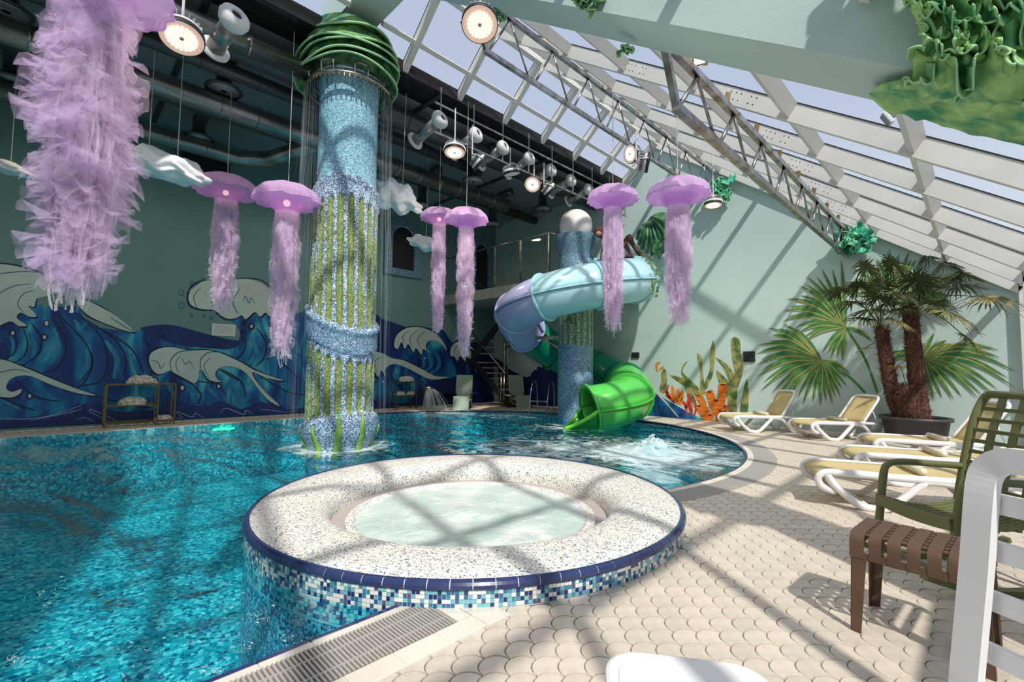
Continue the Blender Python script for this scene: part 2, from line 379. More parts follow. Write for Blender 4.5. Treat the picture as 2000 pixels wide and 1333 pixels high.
while y < 1.60:
    if y > .3:
        if sl0 is None: sl0 = sl.build('grate_slat', M['grate'], floor, local=True); so_ = sl0
        else: so_ = sl0.copy(); SC.collection.objects.link(so_)
        so_.location = Vector((-2.147, y, .0))-OFF['floor']; OFF[so_.name] = Vector((-2.147, y, 0))
    else: rs.box((-2.147, y, 0), (.298, .0105, .014))
    y += .0205
rs.build('grate_slats_behind', M['grate'], floor, kind='stuff')
MB().box((-2.21, -.15, -.002), (.012, 3.5, .012)).box((-2.08, -.15, -.002), (.012, 3.5, .012)).build('grate_rib', M['grate'], floor)
a = -20
while a < 178:
    st = 3 if a < 60 else 6
    mb = MB(); ring_piece(mb, PR-.002, PR+.028, a+.05, a+st-.05, -.05, .003); mb.build('navy_edge_tile', M['navy_tile'], floor)
    mb = MB(); ring_piece(mb, PR+.03, PR+.115, a+.06, a+st-.06, -.02, .006); mb.build('curb_tile', M['curb'], floor)
    a += st
mb = MB(); ring_piece(mb, PR+.115, 5.40, -22, 50, -.03, -.006, n=60); mb.build('curved_channel_bed', M['lamp_body'], floor)
cg = MB(); a = -22
while a < 50:
    ring_piece(cg, PR+.12, 5.395, a, a+.14, -.006, .004, n=1); a += .24
cg.build('curved_grate', M['grate'], floor, kind='stuff')
MB().box((PC.x-PR-.055, (YB+PC.y)/2, -.002), (.11, PC.y-YB, .012)).build('curb_tile', M['curb'], floor)

# water
def water_mat():
    n = N('pool_water'); c = n.coord((1, 1, 1)); n.m.use_nodes = True
    mp2 = n.new('Mapping'); mp2.inputs['Rotation'].default_value = (0, 0, R(-40)); mp2.inputs['Scale'].default_value = (.45, 1.5, 1); n.ln(c, mp2.inputs[0]); c1 = mp2.outputs[0]
    n1 = n.new('TexNoise', Scale=.55, Detail=2.5, Roughness=.45, Distortion=1.4); n.ln(c1, n1.inputs['Vector'])
    n2 = n.new('TexNoise', Scale=7.0, Detail=3.0); n.ln(c, n2.inputs['Vector'])
    ad = n.new('Math', operation='MULTIPLY_ADD'); n.ln(n2.outputs[0], ad.inputs[0]); ad.inputs[1].default_value = .035; n.ln(n1.outputs[0], ad.inputs[2])
    b = n.new('Bump'); b.inputs['Strength'].default_value = 1; b.inputs['Distance'].default_value = .6; n.ln(ad.outputs[0], b.inputs['Height'])
    tp = n.new('BsdfTransparent'); tp.inputs[0].default_value = (.30, .83, .92, 1)
    g = n.new('BsdfGlossy'); g.inputs['Roughness'].default_value = .06; g.inputs[0].default_value = (.95, .98, 1, 1); n.ln(b.outputs[0], g.inputs['Normal'])
    f_ = n.new('Fresnel'); f_.inputs[0].default_value = 1.33; n.ln(b.outputs[0], f_.inputs['Normal']); ge = n.new('NewGeometry'); iv_ = n.new('Math', operation='SUBTRACT'); iv_.inputs[0].default_value = 1; n.ln(ge.outputs['Backfacing'], iv_.inputs[1]); k2 = n.new('Math', operation='MULTIPLY'); n.ln(f_.outputs[0], k2.inputs[0]); n.ln(iv_.outputs[0], k2.inputs[1]); f_ = k2
    ms = n.new('MixShader'); n.ln(f_.outputs[0], ms.inputs[0]); n.ln(tp.outputs[0], ms.inputs[1]); n.ln(g.outputs[0], ms.inputs[2])
    # foam where the jets churn the water
    tc = n.new('TexCoord'); geo = ge; src = None
    for (x, y, rr, kk) in [(-3.94, 7.15, 2.6, .62), (-7.8, 3.62, 1.35, .75), (-6.8, 8.7, 1.6, .45), (-11.2, 8.3, 1.9, .5), (-9.6, 9.6, 2.4, .36), (-5.0, 6.2, 3.8, .42)]:
        vd = n.new('VectorMath'); vd.operation = 'DISTANCE'; n.ln(geo.outputs['Position'], vd.inputs[0]); vd.inputs[1].default_value = (x, y, -.03)
        mr = n.new('MapRange'); n.ln(vd.outputs['Value'], mr.inputs[0]); mr.inputs[1].default_value = 0; mr.inputs[2].default_value = rr; mr.inputs[3].default_value = kk; mr.inputs[4].default_value = 0
        if src is None: src = mr.outputs[0]
        else:
            mx = n.new('Math', operation='MAXIMUM'); n.ln(src, mx.inputs[0]); n.ln(mr.outputs[0], mx.inputs[1]); src = mx.outputs[0]
    fz = n.new('TexNoise', Scale=3.2, Detail=7.0, Roughness=.68, Distortion=1.6); n.ln(c, fz.inputs['Vector'])
    sm = n.new('Math', operation='ADD'); n.ln(fz.outputs[0], sm.inputs[0]); n.ln(src, sm.inputs[1])
    mk = n.ramp(sm.outputs[0], [(.0, (0, 0, 0, 1)), (.74, (0, 0, 0, 1)), (1, (1, 1, 1, 1))])
    sc_ = n.new('Math', operation='MULTIPLY'); n.ln(mk, sc_.inputs[0]); sc_.inputs[1].default_value = .85
    fd = n.new('BsdfDiffuse'); fd.inputs[0].default_value = S(214, 232, 232)
    m2 = n.new('MixShader'); n.ln(sc_.outputs[0], m2.inputs[0]); n.ln(ms.outputs[0], m2.inputs[1]); n.ln(fd.outputs[0], m2.inputs[2])
    n.ln(m2.outputs[0], n.o.inputs[0]); return n.m
M['water'] = water_mat()
hole = [(SPA.x+(SR-.03)*cos(R(t)), SPA.y+(SR-.03)*sin(R(t))) for t in range(0, 360, 6)]
# spa bites into the right edge: walk the pool edge and the spa arc
wo = []
for p in outline(-.001, n=96):
    wo.append(p)
ylo = SPA.y-math.sqrt((SR-.03)**2-(XE-SPA.x)**2); yhi = SPA.y+math.sqrt((SR-.03)**2-(XE-SPA.x)**2)
a1 = math.atan2(yhi-SPA.y, XE-SPA.x); a0 = math.atan2(ylo-SPA.y, XE-SPA.x)+2*PI
arc = [(SPA.x+(SR-.03)*cos(t), SPA.y+(SR-.03)*sin(t)) for t in [a0+(a1-a0)*i/60 for i in range(61)]]
wo = [wo[0]]+arc+wo[1:]
MB().add([(x, y, -.03) for x, y in wo], [tuple(range(len(wo)))]).build('pool_water', M['water'], kind='stuff', top=('clear turquoise pool water rippling around the round whirlpool', 'water'))
# jets: boiling mound, column splash
def froth(name, c, r, h, lab, seed):
    random.seed(seed); c = Vector(c)
    mb = MB()
    def fn(u, v):
        a = 2*PI*u; q = v*r; z = h*math.exp(-(v*1.9)**2)*(1+.35*noise.noise(Vector((cos(a)*3*v, sin(a)*3*v, seed)))) + .03*(1-v)*noise.noise(Vector((cos(a)*9*v, sin(a)*9*v, seed+4)))*2-.012
        return c+Vector((cos(a)*q*(1+.15*noise.noise(Vector((cos(a), sin(a), seed)))), sin(a)*q, z))
    mb.grid(fn, 40, 14, True)
    for k in range(26):
        a = random.uniform(0, 6.28); q = random.random()*r*.5
        mb.ball(c+Vector((cos(a)*q, sin(a)*q, h*math.exp(-(q/r*1.9)**2)*random.uniform(.8, 1.25))), random.uniform(.008, .025), 6, 4)
    return mb.build(name, M['foamw'], smooth=True, kind='stuff', top=(lab, 'water jet'))
froth('bubbling_jet', (-3.94, 7.3, -.03), .62, .22, 'white mound of water bubbling up near the curved pool edge', 3)

# spa: round terrazzo tub with navy coping and mosaic band
spa = thing('whirlpool_tub', 'round raised whirlpool with white terrazzo rim and navy edge tiles', 'whirlpool', (SPA.x, SPA.y, 0))
zt = .150
prof = [(SR-.012, -1.3), (SR-.012, .108), (SR-.025, .135), (SR-.035, zt-.006), (1.75, zt+.008), (1.5, zt+.004), (1.42, zt-.004), (1.355, zt-.03), (1.315, zt-.075), (1.30, .02), (1.30, -.10)]
MB().lathe(prof, (SPA.x, SPA.y, 0), 128).build('rim', M['terrazzo'], spa, smooth=True)
MB().lathe([(1.305, -.055), (1.16, -.055), (1.15, -.07)], (SPA.x, SPA.y, 0), 96).build('overflow_grate', mat('lilac_grey_grate', S(178, 168, 164), .5), spa)
MB().lathe([(1.17, -.045), (1.12, -.04), (1.08, -.05), (1.04, -.16), (.9, -.5)], (SPA.x, SPA.y, 0), 96).build('inner_lip', M['terrazzo'], spa, smooth=True)
sw = N('milky_bubbling_water'); z_ = sw.new('TexNoise', Scale=2.2, Detail=6.0, Distortion=1.2); sw.ln(sw.coord(), z_.inputs['Vector'])
sw.ln(sw.ramp(z_.outputs[0], [(.3, S(182, 206, 196)), (.52, S(208, 222, 214)), (.7, S(236, 238, 232))]), sw.b.inputs['Base Color'])
sw.b.inputs['Roughness'].default_value = .18; z2 = sw.new('TexNoise', Scale=9.0, Detail=5.0, Distortion=.8); sw.ln(sw.coord(), z2.inputs['Vector']); sw.bump(z2.outputs[0], .35, .04)
MB().grid(lambda u, v: Vector((SPA.x+1.10*v*cos(2*PI*u), SPA.y+1.10*v*sin(2*PI*u), -.052+.022*noise.noise(Vector((v*cos(2*PI*u)*4, v*sin(2*PI*u)*4, 2)))*(1-v**6)+.03*math.exp(-(v*5)**2))), 64, 30, True).build('spa_water', sw.m, smooth=True, kind='stuff', top=('milky pale green bubbling water inside the round whirlpool', 'water'))
cp = None; NC = 94
for k in range(NC):
    if cp is None:
        mb = MB(); A = [R(360/NC*(i/4-.5)*.955) for i in range(5)]
        pf = [(SR-.02, .101), (SR+.006, .101), (SR+.013, .110), (SR+.012, .128), (SR+.002, .143), (SR-.012, zt+.002), (SR-.032, zt+.001), (SR-.036, .13)]
        vs = [(r*cos(a), r*sin(a), z) for a in A for r, z in pf]; m_ = len(pf)
        mb.add(vs, [(i*m_+j, (i+1)*m_+j, (i+1)*m_+(j+1) % m_, i*m_+(j+1) % m_) for i in range(4) for j in range(m_)]+[tuple(range(m_)), tuple(range(4*m_, 5*m_))[::-1]])
        cp = mb.build('coping_tile', M['navy_tile'], spa, local=True, smooth=False); t_ = cp
    else: t_ = cp.copy(); SC.collection.objects.link(t_)
    t_.rotation_euler = (0, 0, 2*PI*k/NC)
MB().lathe([(SR-.006, -1.3), (SR-.006, -.30), (SR-.006, .104), (SR+.002, .1035), (SR+.0085, .112), (SR+.0075, .127), (SR-.002, .1395), (SR-.014, zt-.0015)], (SPA.x, SPA.y, 0), 128).build('wall_band', [mat('white_grout', S(216, 224, 226), .6)], spa)
MB().lathe([(SR-.0, -1.3), (SR-.0, -.16)], (SPA.x, SPA.y, 0), 96).build('underwater_wall', M['mosaic'], spa)
cols = [mat('mosaic_'+n_, c_, .2) for n_, c_ in [('white', S(238, 236, 226)), ('navy', S(34, 52, 104)), ('steel', S(56, 104, 150)), ('sky', S(124, 178, 204)), ('aqua', S(120, 190, 190)), ('teal', S(64, 140, 160)), ('plum', S(110, 84, 124))]]
ms = MB(); random.seed(5); nt_ = 492; P_ = 2*PI/nt_
for row in range(10):
    z1 = .0985-row*.0245; z0 = z1-.0222
    for k in range(nt_):
        th = (k+.5)*P_; x = SPA.x+SR*cos(th)
        if row >= 4 and x > XE+.05: continue
        ms.cur = random.choices(range(7), [34, 12, 13, 14, 13, 10, 3])[0]
        a0, a1 = th-P_*.45, th+P_*.45; r = SR-.002
        ms.add([(SPA.x+r*cos(a0), SPA.y+r*sin(a0), z0), (SPA.x+r*cos(a1), SPA.y+r*sin(a1), z0), (SPA.x+r*cos(a1), SPA.y+r*sin(a1), z1), (SPA.x+r*cos(a0), SPA.y+r*sin(a0), z1)], [(0, 1, 2, 3)])
ms.build('mosaic_squares', cols, spa, kind='stuff')

# ------------------------------------------------------------------ walls
LIM = 3.44
prof = [(XR, 0), (XR, LIM-.716*XR), (-6.45, LIM+.716*6.45), (-7.6, 6.98), (XL, 6.98), (XL, 0)]
wall_far = MB().prism(prof, YF, YF+.2, 1).build('wall_far', M['paint'], kind='structure')
MB().prism(prof, YB-.2, YB, 1).build('wall_back', M['paint'], kind='structure')
wall_left = MB().box((XL-.1, (YB+YF)/2, 3.5), (.2, YF-YB+.4, 7.0)).build('wall_left', M['paint_shaded'], kind='structure')
ceil = MB().box(((XL-7.6)/2, (YB+YF)/2, 7.05), (-7.6-XL, YF-YB, .14)).build('ceiling', M['ceil'], kind='structure')
MB().box((-7.62, (YB+YF)/2, 7.06), (.10, YF-YB, .24)).build('ceiling_edge', M['gloss'], ceil)
MB().box((-7.95, (YB+YF)/2, 6.972), (.62, YF-YB, .012)).build('mirror_strip', M['gloss'], ceil)
for X in (-9.0, -11.5):
    MB().box((X, (YB+YF)/2, 6.93), (.22, YF-YB, .10)).build('ceiling_beam', M['ceil'], ceil)
for Y in (1.5, 5.5, 9.3): MB().box(((XL-7.6)/2, Y, 6.96), (-7.7-XL, .10, .05)).build('ceiling_joint', M['duct_dark'], ceil)
# glass roof
def RP(X, Y, a): return Vector((X, Y, a-.716*X))
roof = bpy.data.objects.new('window_1', None); SC.collection.objects.link(roof); roof['kind'] = 'structure'; OFF['window_1'] = Vector((0, 0, 0))
nrm = Vector((.716, 0, 1)).normalized()
XP = [-.36, -1.43, -2.5, -3.57, -4.64, -5.71]
for Y in YR+[3.35, 3.85]:
    if Y in (3.35, 3.85): continue
    a, b = RP(XR+.02, Y, 3.285), RP(-6.47, Y, 3.285)
    MB().bar(a, b, .07, .205, up=nrm).build('rafter', M['white'], roof)
    a, b = RP(XR+.02, Y, 3.405), RP(-6.47, Y, 3.405)
    MB().bar(a, b, .085, .012, up=nrm).build('gasket_strip', M['gasket'], roof)
bays = sorted(YR+[YB, 3.3, 3.9]); XB = [XR+.02]+XP+[-6.45]
for y0, y1 in zip(bays, bays[1:]):
    if (y0, y1) == (3.3, 3.9): continue
    ym = (y0+y1)/2
    for X in XP:
        MB().bar(RP(X, y0+.03, 3.30), RP(X, y1-.03, 3.30), .06, .16, up=nrm).build('purlin', M['white'], roof)
        MB().bar(RP(X, y0+.03, 3.405), RP(X, y1-.03, 3.405), .075, .010, up=nrm).build('gasket_strip', M['gasket'], roof)
    for x0, x1 in zip(XB, XB[1:]):
        MB().add([RP(x0, y0, 3.425), RP(x0, y1, 3.425), RP(x1, y1, 3.425), RP(x1, y0, 3.425)], [(0, 1, 2, 3)]).build('roof_pane', M['pane'], roof)
MB().bar((-6.46, YB, 7.98), (-6.46, YF, 7.98), .12, .22).build('ridge_beam', M['white'], roof)
for Y in YR[4:]:
    for X in (-4.85, -1.95, -3.4):
        if (X == -3.4) and Y not in (5.92, 8.56): continue
        mb = MB(); d = Vector((-1, 0, .716)).normalized()
        for i in range(6):
            for j in range(2):
                if i == 2: continue
                p = RP(X, Y-.036, 3.285)+d*(i-2.5)*.07+nrm*(j-.5)*.08
                mb.disc(p, .009, 8, Matrix.Rotation(R(90), 3, 'X'))
        mb.build('bolt_holes', M['gasket'], roof, kind='stuff')
cl = bpy.data.objects.new('window_2', None); SC.collection.objects.link(cl); cl['kind'] = 'structure'; OFF['window_2'] = Vector((0, 0, 0))
A0, A1 = Vector((-7.62, 0, 7.02)), Vector((-6.5, 0, 7.98)); cn = Vector((-.96, 0, 1.12)).normalized()
def CP(t, Y): p = A0.lerp(A1, t); return Vector((p.x, Y, p.z))
for Y in YR: MB().bar(CP(0, Y), CP(1, Y), .11, .14, up=cn).build('mullion', M['white'], cl)
for Y in YR: MB().bar(CP(0, Y)+cn*.07, CP(1, Y)+cn*.07, .125, .01, up=cn).build('gasket_strip', M['gasket'], cl)
for y0, y1 in zip(bays, bays[1:]):
    if (y0, y1) == (3.3, 3.9): continue
    MB().bar(CP(.36, y0), CP(.36, y1), .08, .09, up=cn).build('transom', M['white'], cl)
    for t0, t1 in ((0, .36), (.36, 1)):
        a, b, c, d = CP(t0, y0)+cn*.075, CP(t0, y1)+cn*.075, CP(t1, y1)+cn*.075, CP(t1, y0)+cn*.075
        MB().add([a, b, c, d], [(0, 1, 2, 3)]).build('pane', M['pane'], cl)
# right glazed wall
rw = bpy.data.objects.new('wall_right', None); SC.collection.objects.link(rw); rw['kind'] = 'structure'; OFF['wall_right'] = Vector((0, 0, 0))
zr = 3.42-.716*XR
for Y in YR+[3.6]: MB().box((XR+.03, Y, zr/2), (.10, .07, zr)).build('mullion', M['white'], rw)
for z in (.08, 1.0, zr-.06): MB().box((XR+.03, (YB+YF)/2, z), (.08, YF-YB, .12)).build('rail', M['white'], rw)
for y0, y1 in zip(bays, bays[1:]):
    MB().add([(XR+.04, y0, .1), (XR+.04, y1, .1), (XR+.04, y1, zr), (XR+.04, y0, zr)], [(0, 1, 2, 3)]).build('pane', M['pane'], rw)
# white edge trim where roof meets the far wall
MB().bar((XR, YF-.03, 3.30-.716*XR), (-6.45, YF-.03, 3.30+.716*6.45), .06, .22, up=nrm).build('trim_1', M['white'], kind='structure')
MB().bar((-7.6, YF-.03, 7.0), (-6.5, YF-.03, 7.95), .06, .2, up=cn).build('trim_2', M['white'], kind='structure')
# portal beam
bp = [(XR+.05, 2.87-.716*(XR+.05)), (-6.33, 7.40), (-8.35, 7.40), (-8.35, 8.0), (-6.95, 8.0), (-6.4, 7.98), (XR+.05, 3.40-.716*(XR+.05))]
beam = MB().prism(bp, 3.3, 3.9, 1).build('portal_beam', M['paint'], kind='structure')
MB().lathe([(.33, 0), (.33, 2.5)], (.56, 3.6, 0), 32).build('portal_column', M['mosaic'], smooth=True, kind='structure')
# ------------------------------------------------------------------ mosaic columns
def mosaic_column(name, label, c, zs, rad, zones, mats, nfl, nz, parts):
    """surface of revolution with grooves; zones(th,z)->material key index, groove depth by flute index"""
    root = thing(name, label, 'column', (c[0], c[1], zs[0]))
    nth = nfl*10; body = {k: MB() for k in mats}; fl = {}
    def pt(i, j):
        th = 2*PI*i/nth; z = zs[0]+(zs[1]-zs[0])*j/nz
        r, key, k = rad(th, z, i)
        return Vector((c[0]+r*cos(th), c[1]+r*sin(th), z)), key, k
    G = [[pt(i, j) for i in range(nth)] for j in range(nz+1)]
    for j in range(nz):
        for i in range(nth):
            q = [G[j][i], G[j][(i+1) % nth], G[j+1][(i+1) % nth], G[j+1][i]]
            th = 2*PI*(i+.5)/nth; z = zs[0]+(zs[1]-zs[0])*(j+.5)/nz
            _, key, k = rad(th, z, i+.5)
            if k is not None: mb = fl.setdefault(k, MB())
            else: mb = body[key]
            mb.add([p[0] for p in q], [(0, 1, 2, 3)])
    for key, mb in body.items():
        if mb.v: weld(mb.build(key, M[mats[key]], root, smooth=True))
    for k in sorted(fl): weld(fl[k].build('green_flute', M['moss'], root, smooth=True))
    return root
def weld(o):
    import bmesh
    bm = bmesh.new(); bm.from_mesh(o.data); bmesh.ops.remove_doubles(bm, verts=bm.verts, dist=1e-5); bm.to_mesh(o.data); bm.free()
    o.data.polygons.foreach_set('use_smooth', [True]*len(o.data.polygons)); return o
TF = math.atan2(-3.62, 7.8)            # direction that faces the camera
def smst(a, b, x): t = min(1, max(0, (x-a)/(b-a))); return t*t*(3-2*t)
def main_rad(th, z, i):
    d = th-TF; NF = 20
    zu = 4.25+.30*cos(d)                                   # upper arch of the fluted jacket
    zb1 = 2.20-.24*cos(d)+.14*sin(-d); zb0 = zb1-.40        # wavy belt
    zb1 += .0; zbase = .42+.16*cos(d-.5)
    r = .535+.02*smst(5, 2, z)
    key = 'jacket'; k = None
    f = (i/10+z*.10) % 1.0; w_ = abs(f-.5)
    def groove(z0, z1):
        if z0 < z < z1 and w_ < .31:
            e_ = min(z-z0, z1-z); rr = .31 if e_ > .10 else .31*math.sqrt(max(0, 1-((.10-e_)/.10)**2))
            return w_ < rr
        return False
    if z > zu: r = .495+.03*smst(5.9, 6.35, z); key = 'upper_shaft'
    elif z > zu-.16: r += .06*math.sin(PI*min(1, (zu-z)/.16*.5+.5))*.7
    if zb0 < z < zb1: t = (z-zb0)/(zb1-zb0); r += .035+.035*(smst(.75, .9, t)); key = 'belt'
    if z < zbase:
        t = (zbase-z)/zbase if z > 0 else 1; r = .60+.045*sin(PI*min(1, max(0, t)*.7+.3))-.08*smst(.25, 0, z); key = 'foot_bulb'
    if key == 'jacket' and (groove(zb1+.03, zu-.34-.12*cos(2*d)*0) or groove(zbase+.0, zb0-.10)):
        r -= .045*smst(.31, .2, w_)
        up = 1 if z > zb1 else 0
        kk = int(math.floor(i/10+z*.10)) % NF
        k = (up, kk)
    return r, key, k
mc = mosaic_column('mosaic_column', 'tall mosaic column with green flutes standing in the pool', (-7.8, 3.62), (-1.25, 6.42), main_rad, None,
              {'upper_shaft': 'mosaic_light', 'jacket': 'mosaic', 'belt': 'mosaic_deep', 'foot_bulb': 'mosaic'}, 20, 190, None)
MB().lathe([(.3, 6.3), (.3, 7.42)], (-7.8, 3.62, 0), 20).build('core', M['stone'], mc)
grass = mat('painted_grass_blade', S(70, 150, 60), .5, c2=S(170, 200, 80), sc=5)
for k, (da, h) in enumerate([(-.62, .40), (-.05, .62), (.62, .56), (-1.3, .3), (1.4, .35), (2.4, .4), (-2.5, .4)]):
    mb = MB(); L_ = []
    for j in range(9):
        t = j/8; z = -.1+(h+.1)*t; a = TF+da+.05*t*(1 if k % 2 else -1); w_ = .065*(1-t)**.7+.004
        rr = main_rad(a, z, 0)[0]+.012
        L_.append([(-7.8+rr*cos(a+s_*w_/.6), 3.62+rr*sin(a+s_*w_/.6), z) for s_ in (-1, 0, 1)])
    mb.add([p for q in L_ for p in q], [(3*j+i, 3*j+i+1, 3*j+i+4, 3*j+i+3) for j in range(8) for i in (0, 1)])
    mb.build('grass_blade', grass, mc, smooth=True, solid=.012)
# capital of swirling seaweed
cap = thing('seaweed_capital', 'swirled green seaweed sculpture wrapped round the top of the mosaic column', 'sculpture', (-7.8, 3.62, 6.35))
for k in range(5):
    mb = MB(); b0 = TF+PI*.5+k*.35
    z0 = 6.55+k*.135
    def fn(u, v, k=k, z0=z0):
        a = TF-2.5+u*5.2+k*.32; rise = .42*(u-.5)*(1 if k%2 else -.6)+.05*sin(u*17+k*2)*v
        rr = .56+.16*sin(PI*min(1, (z0-6.3)/.95))+(.16*v*v)
        lip = .16*(v-.5)
        return Vector((-7.8+(rr+.06*sin(u*13+k)*v)*cos(a), 3.62+(rr+.06*sin(u*13+k)*v)*sin(a), z0+rise*(.9)-.24*v+.08*(1-(2*u-1)**2)))
    mb.grid(fn, 60, 9); mb.build('frond', M['leaf_sc'], cap, smooth=True, solid=.035)
    lp = MB().tube([fn(i/59, 1.0) for i in range(60)], .018, 6); lp.build('frond_lip', M['leaf_tip'], cap, smooth=True)
MB().grid(lambda u, v: Vector((-7.8+(.48+.22*sin(PI*v*.9+.1)+.05*sin(u*2*PI*5+v*6))*cos(2*PI*u), 3.62+(.48+.22*sin(PI*v*.9+.1)+.05*sin(u*2*PI*5+v*6))*sin(2*PI*u), 6.42+.86*v)), 80, 20, True).build('core', M['leaf_sc'], cap, smooth=True)
# stainless spray ring with nozzles
ring = thing('spray_ring', 'stainless pipe ring with brass nozzles around the column under the seaweed', 'pipe', (-7.8, 3.62, 6.15))
circ = lambda r, z, n=48: [(-7.8+r*cos(2*PI*i/n), 3.62+r*sin(2*PI*i/n), z) for i in range(n)]
MB().tube(circ(.70, 6.17), .034, 10, closed=True).build('main_ring', M['steel'], ring, smooth=True)
MB().tube(circ(.64, 6.30), .022, 8, closed=True).build('upper_ring', M['steel'], ring, smooth=True)
for k in range(8):
    a = TF+2*PI*k/8+.2
    P = [(-7.8+r*cos(a+s_), 3.62+r*sin(a+s_), z) for r, z, s_ in [(.70, 6.17, -.1), (.72, 6.34, -.1), (.71, 6.38, -.05), (.71, 6.38, .15), (.72, 6.34, .2), (.70, 6.17, .2)]]
    MB().tube(smooth_path(P, 3), .018, 7).build('riser_pipe', M['steel'], ring, smooth=True)
nz_ = MB()
for k in range(56):
    a = 2*PI*k/56; nz_.tube([(-7.8+.72*cos(a), 3.62+.72*sin(a), 6.15), (-7.8+.735*cos(a), 3.62+.735*sin(a), 6.08)], .011, 6)
nz_.build('brass_nozzles', M['brass'], ring, kind='stuff')
random.seed(11); th_ = MB()
for k in range(150):
    a = random.uniform(0, 2*PI); r0 = random.uniform(.72, .76); q = random.uniform(.0, .1)
    zend = -.02 if random.random() < .5 else random.uniform(2.2, 4.8)
    th_.tube([(-7.8+(r0+q*t*t)*cos(a), 3.62+(r0+q*t*t)*sin(a), 6.08+(zend-6.08)*t) for t in (0, .35, .7, 1)], [.0022, .0028, .0028, .0015], 3, False)
th_.build('falling_water', veil('falling_water', S(225, 235, 240), .10), kind='stuff', top=('thin threads of water falling from the spray ring around the column', 'water'))
# second column, carrying the slide
K = Vector((-7.74, 10.16))
def sl_rad(th, z, i):
    r = .475; key = 'lower_shaft'; k = None; NF = 16
    d = th-math.atan2(-10.16, 7.74)
    if 1.95 < z < 3.9:
        key = 'jacket'; w_ = abs(i/10 % 1-.5)
        if 1.98 < z < 3.85 and w_ < .28: r -= .03*smst(.28, .15, w_); k = int(i/10) % NF
    elif z >= 3.9:
        zs_ = 4.15+.25*sin(d-.3)
        key = 'sash' if z < zs_ else 'flared_cup'
        r = .44+.15*smst(4.35, 4.95, z)+(.05 if z < zs_ else 0)
    return r, key, k
sc_ = mosaic_column('slide_column', 'blue mosaic column with flared cup inside the spiral slide', (K.x, K.y), (-1.25, 4.95), sl_rad, None,
              {'lower_shaft': 'mosaic_deep', 'jacket': 'mosaic', 'sash': 'mosaic_deep', 'flared_cup': 'arch'}, 16, 110, None)
MB().lathe([(.59, 4.94), (.50, 4.90), (.0, 4.86)], (K.x, K.y, 0), 40).build('cup_lid', M['mosaic_light'], sc_)
MB().ball((K.x, K.y, 5.27), .45, 40, 24).build('globe', M['orb'], smooth=True, top=('big opal white globe lamp resting in the flared column cup', 'lamp'))

# ------------------------------------------------------------------ spiral slide
slide = thing('spiral_slide', 'enclosed spiral water slide from pale blue to bright green around the blue column', 'slide', (K.x, K.y, -.1))
AZ = [(70, 4.20), (0, 3.80), (-90, 3.28), (-180, 2.76), (-230, 2.18), (-270, 1.62), (-330, 1.02), (-360, .84), (-400, .58), (-446, .38), (-480, .12)]
AR = [(70, 1.62), (-90, 1.60), (-180, 1.62), (-270, 1.5), (-360, 1.46), (-400, 1.5), (-446, 1.62), (-480, 1.8)]
cr, cf = Vector((.7064, .7078, 0)), Vector((-.7078, .7064, 0)); TR = .545
def sp(al):
    r = lerp(AR, al); return Vector((K.x, K.y, lerp(AZ, al)))+cr*r*cos(R(al))+cf*r*sin(R(al))
def sframe(al):
    p = sp(al); t = (sp(al-4)-sp(al+4)).normalized(); o_ = (p-Vector((K.x, K.y, p.z))).normalized(); o_ = (o_-t*o_.dot(t)).normalized()
    return p, t, o_, o_.cross(t)*(1 if o_.cross(t).z > 0 else -1)
C_ = {'a': mat('pale_blue_fibreglass', S(172, 214, 224), .22, spec=.6), 'b': mat('lavender_fibreglass', S(172, 176, 212), .22), 'c': mat('dark_teal_fibreglass', S(24, 132, 100), .25), 'd': mat('bright_green_fibreglass', S(88, 196, 84), .22)}
secs = [(70, 20, 'a'), (20, -30, 'a'), (-30, -80, 'a'), (-80, -125, 'a'), (-125, -170, 'b'), (-170, -215, 'b'), (-215, -255, 'c'), (-255, -300, 'c'), (-300, -345, 'c'), (-345, -392, 'd'), (-392, -446, 'd')]
for a0, a1, k in secs:
    for nm, t0, t1 in (('upper_shell', 0, PI), ('lower_shell', PI, 2*PI)):
        mb = MB()
        def fn(u, v):
            al = a0+(a1-a0)*v; p, t, o_, up = sframe(al); th = t0+(t1-t0)*u
            return p+o_*cos(th)*TR+up*sin(th)*TR
        mb.grid(fn, 17, 14); mb.build(nm, C_[k], slide, smooth=True, solid=.02)
    for sg in (1, -1):
        mb = MB(); mb.grid(lambda u, v: (lambda f: f[0]+f[2]*sg*(TR-.01+.075*u)+f[3]*(.0))(sframe(a0+(a1-a0)*v)), 2, 14); mb.build('seam_flange', C_[k], slide, solid=.03)
    p, t, o_, up = sframe(a1)
    MM = Matrix((o_, up, t)).transposed()
    MB().lathe([(TR-.01, -.02), (TR+.07, -.02), (TR+.07, .02), (TR-.01, .02)], p, 36, MM).build('joint_flange', C_[k], slide)
mb = MB()
def fn(u, v):
    al = -446-22*v; p, t, o_, up = sframe(al); th = PI*(1.0+.22*v)+PI*(1-.44*v)*u; p = p+Vector((0, 0, 0))
    return p+o_*cos(th)*TR+up*sin(th)*TR*(1-.25*v)
mb.grid(fn, 17, 12); mb.build('outlet_chute', mat('wet_green_fibreglass', S(30, 140, 40), .15), slide, smooth=True, solid=.02)
MB().tube([fn(0, i/11) for i in range(12)], .045, 8).tube([fn(1, i/11) for i in range(12)], .045, 8).build('chute_edge', mat('lime_edge', S(110, 214, 60), .3), slide, smooth=True)
mb = MB()
for al in (-20, -110, -200, -290, -360):
    p = sp(al); q = Vector((K.x, K.y, p.z-.35)); mb.bar(q, q+(Vector((p.x, p.y, q.z))-q)*.72, .07, .10)
    mb.bar(Vector((K.x, K.y, p.z-.9)), q+(Vector((p.x, p.y, q.z))-q)*.6, .05, .05)
mb.build('support_arm', M['steel'], slide)
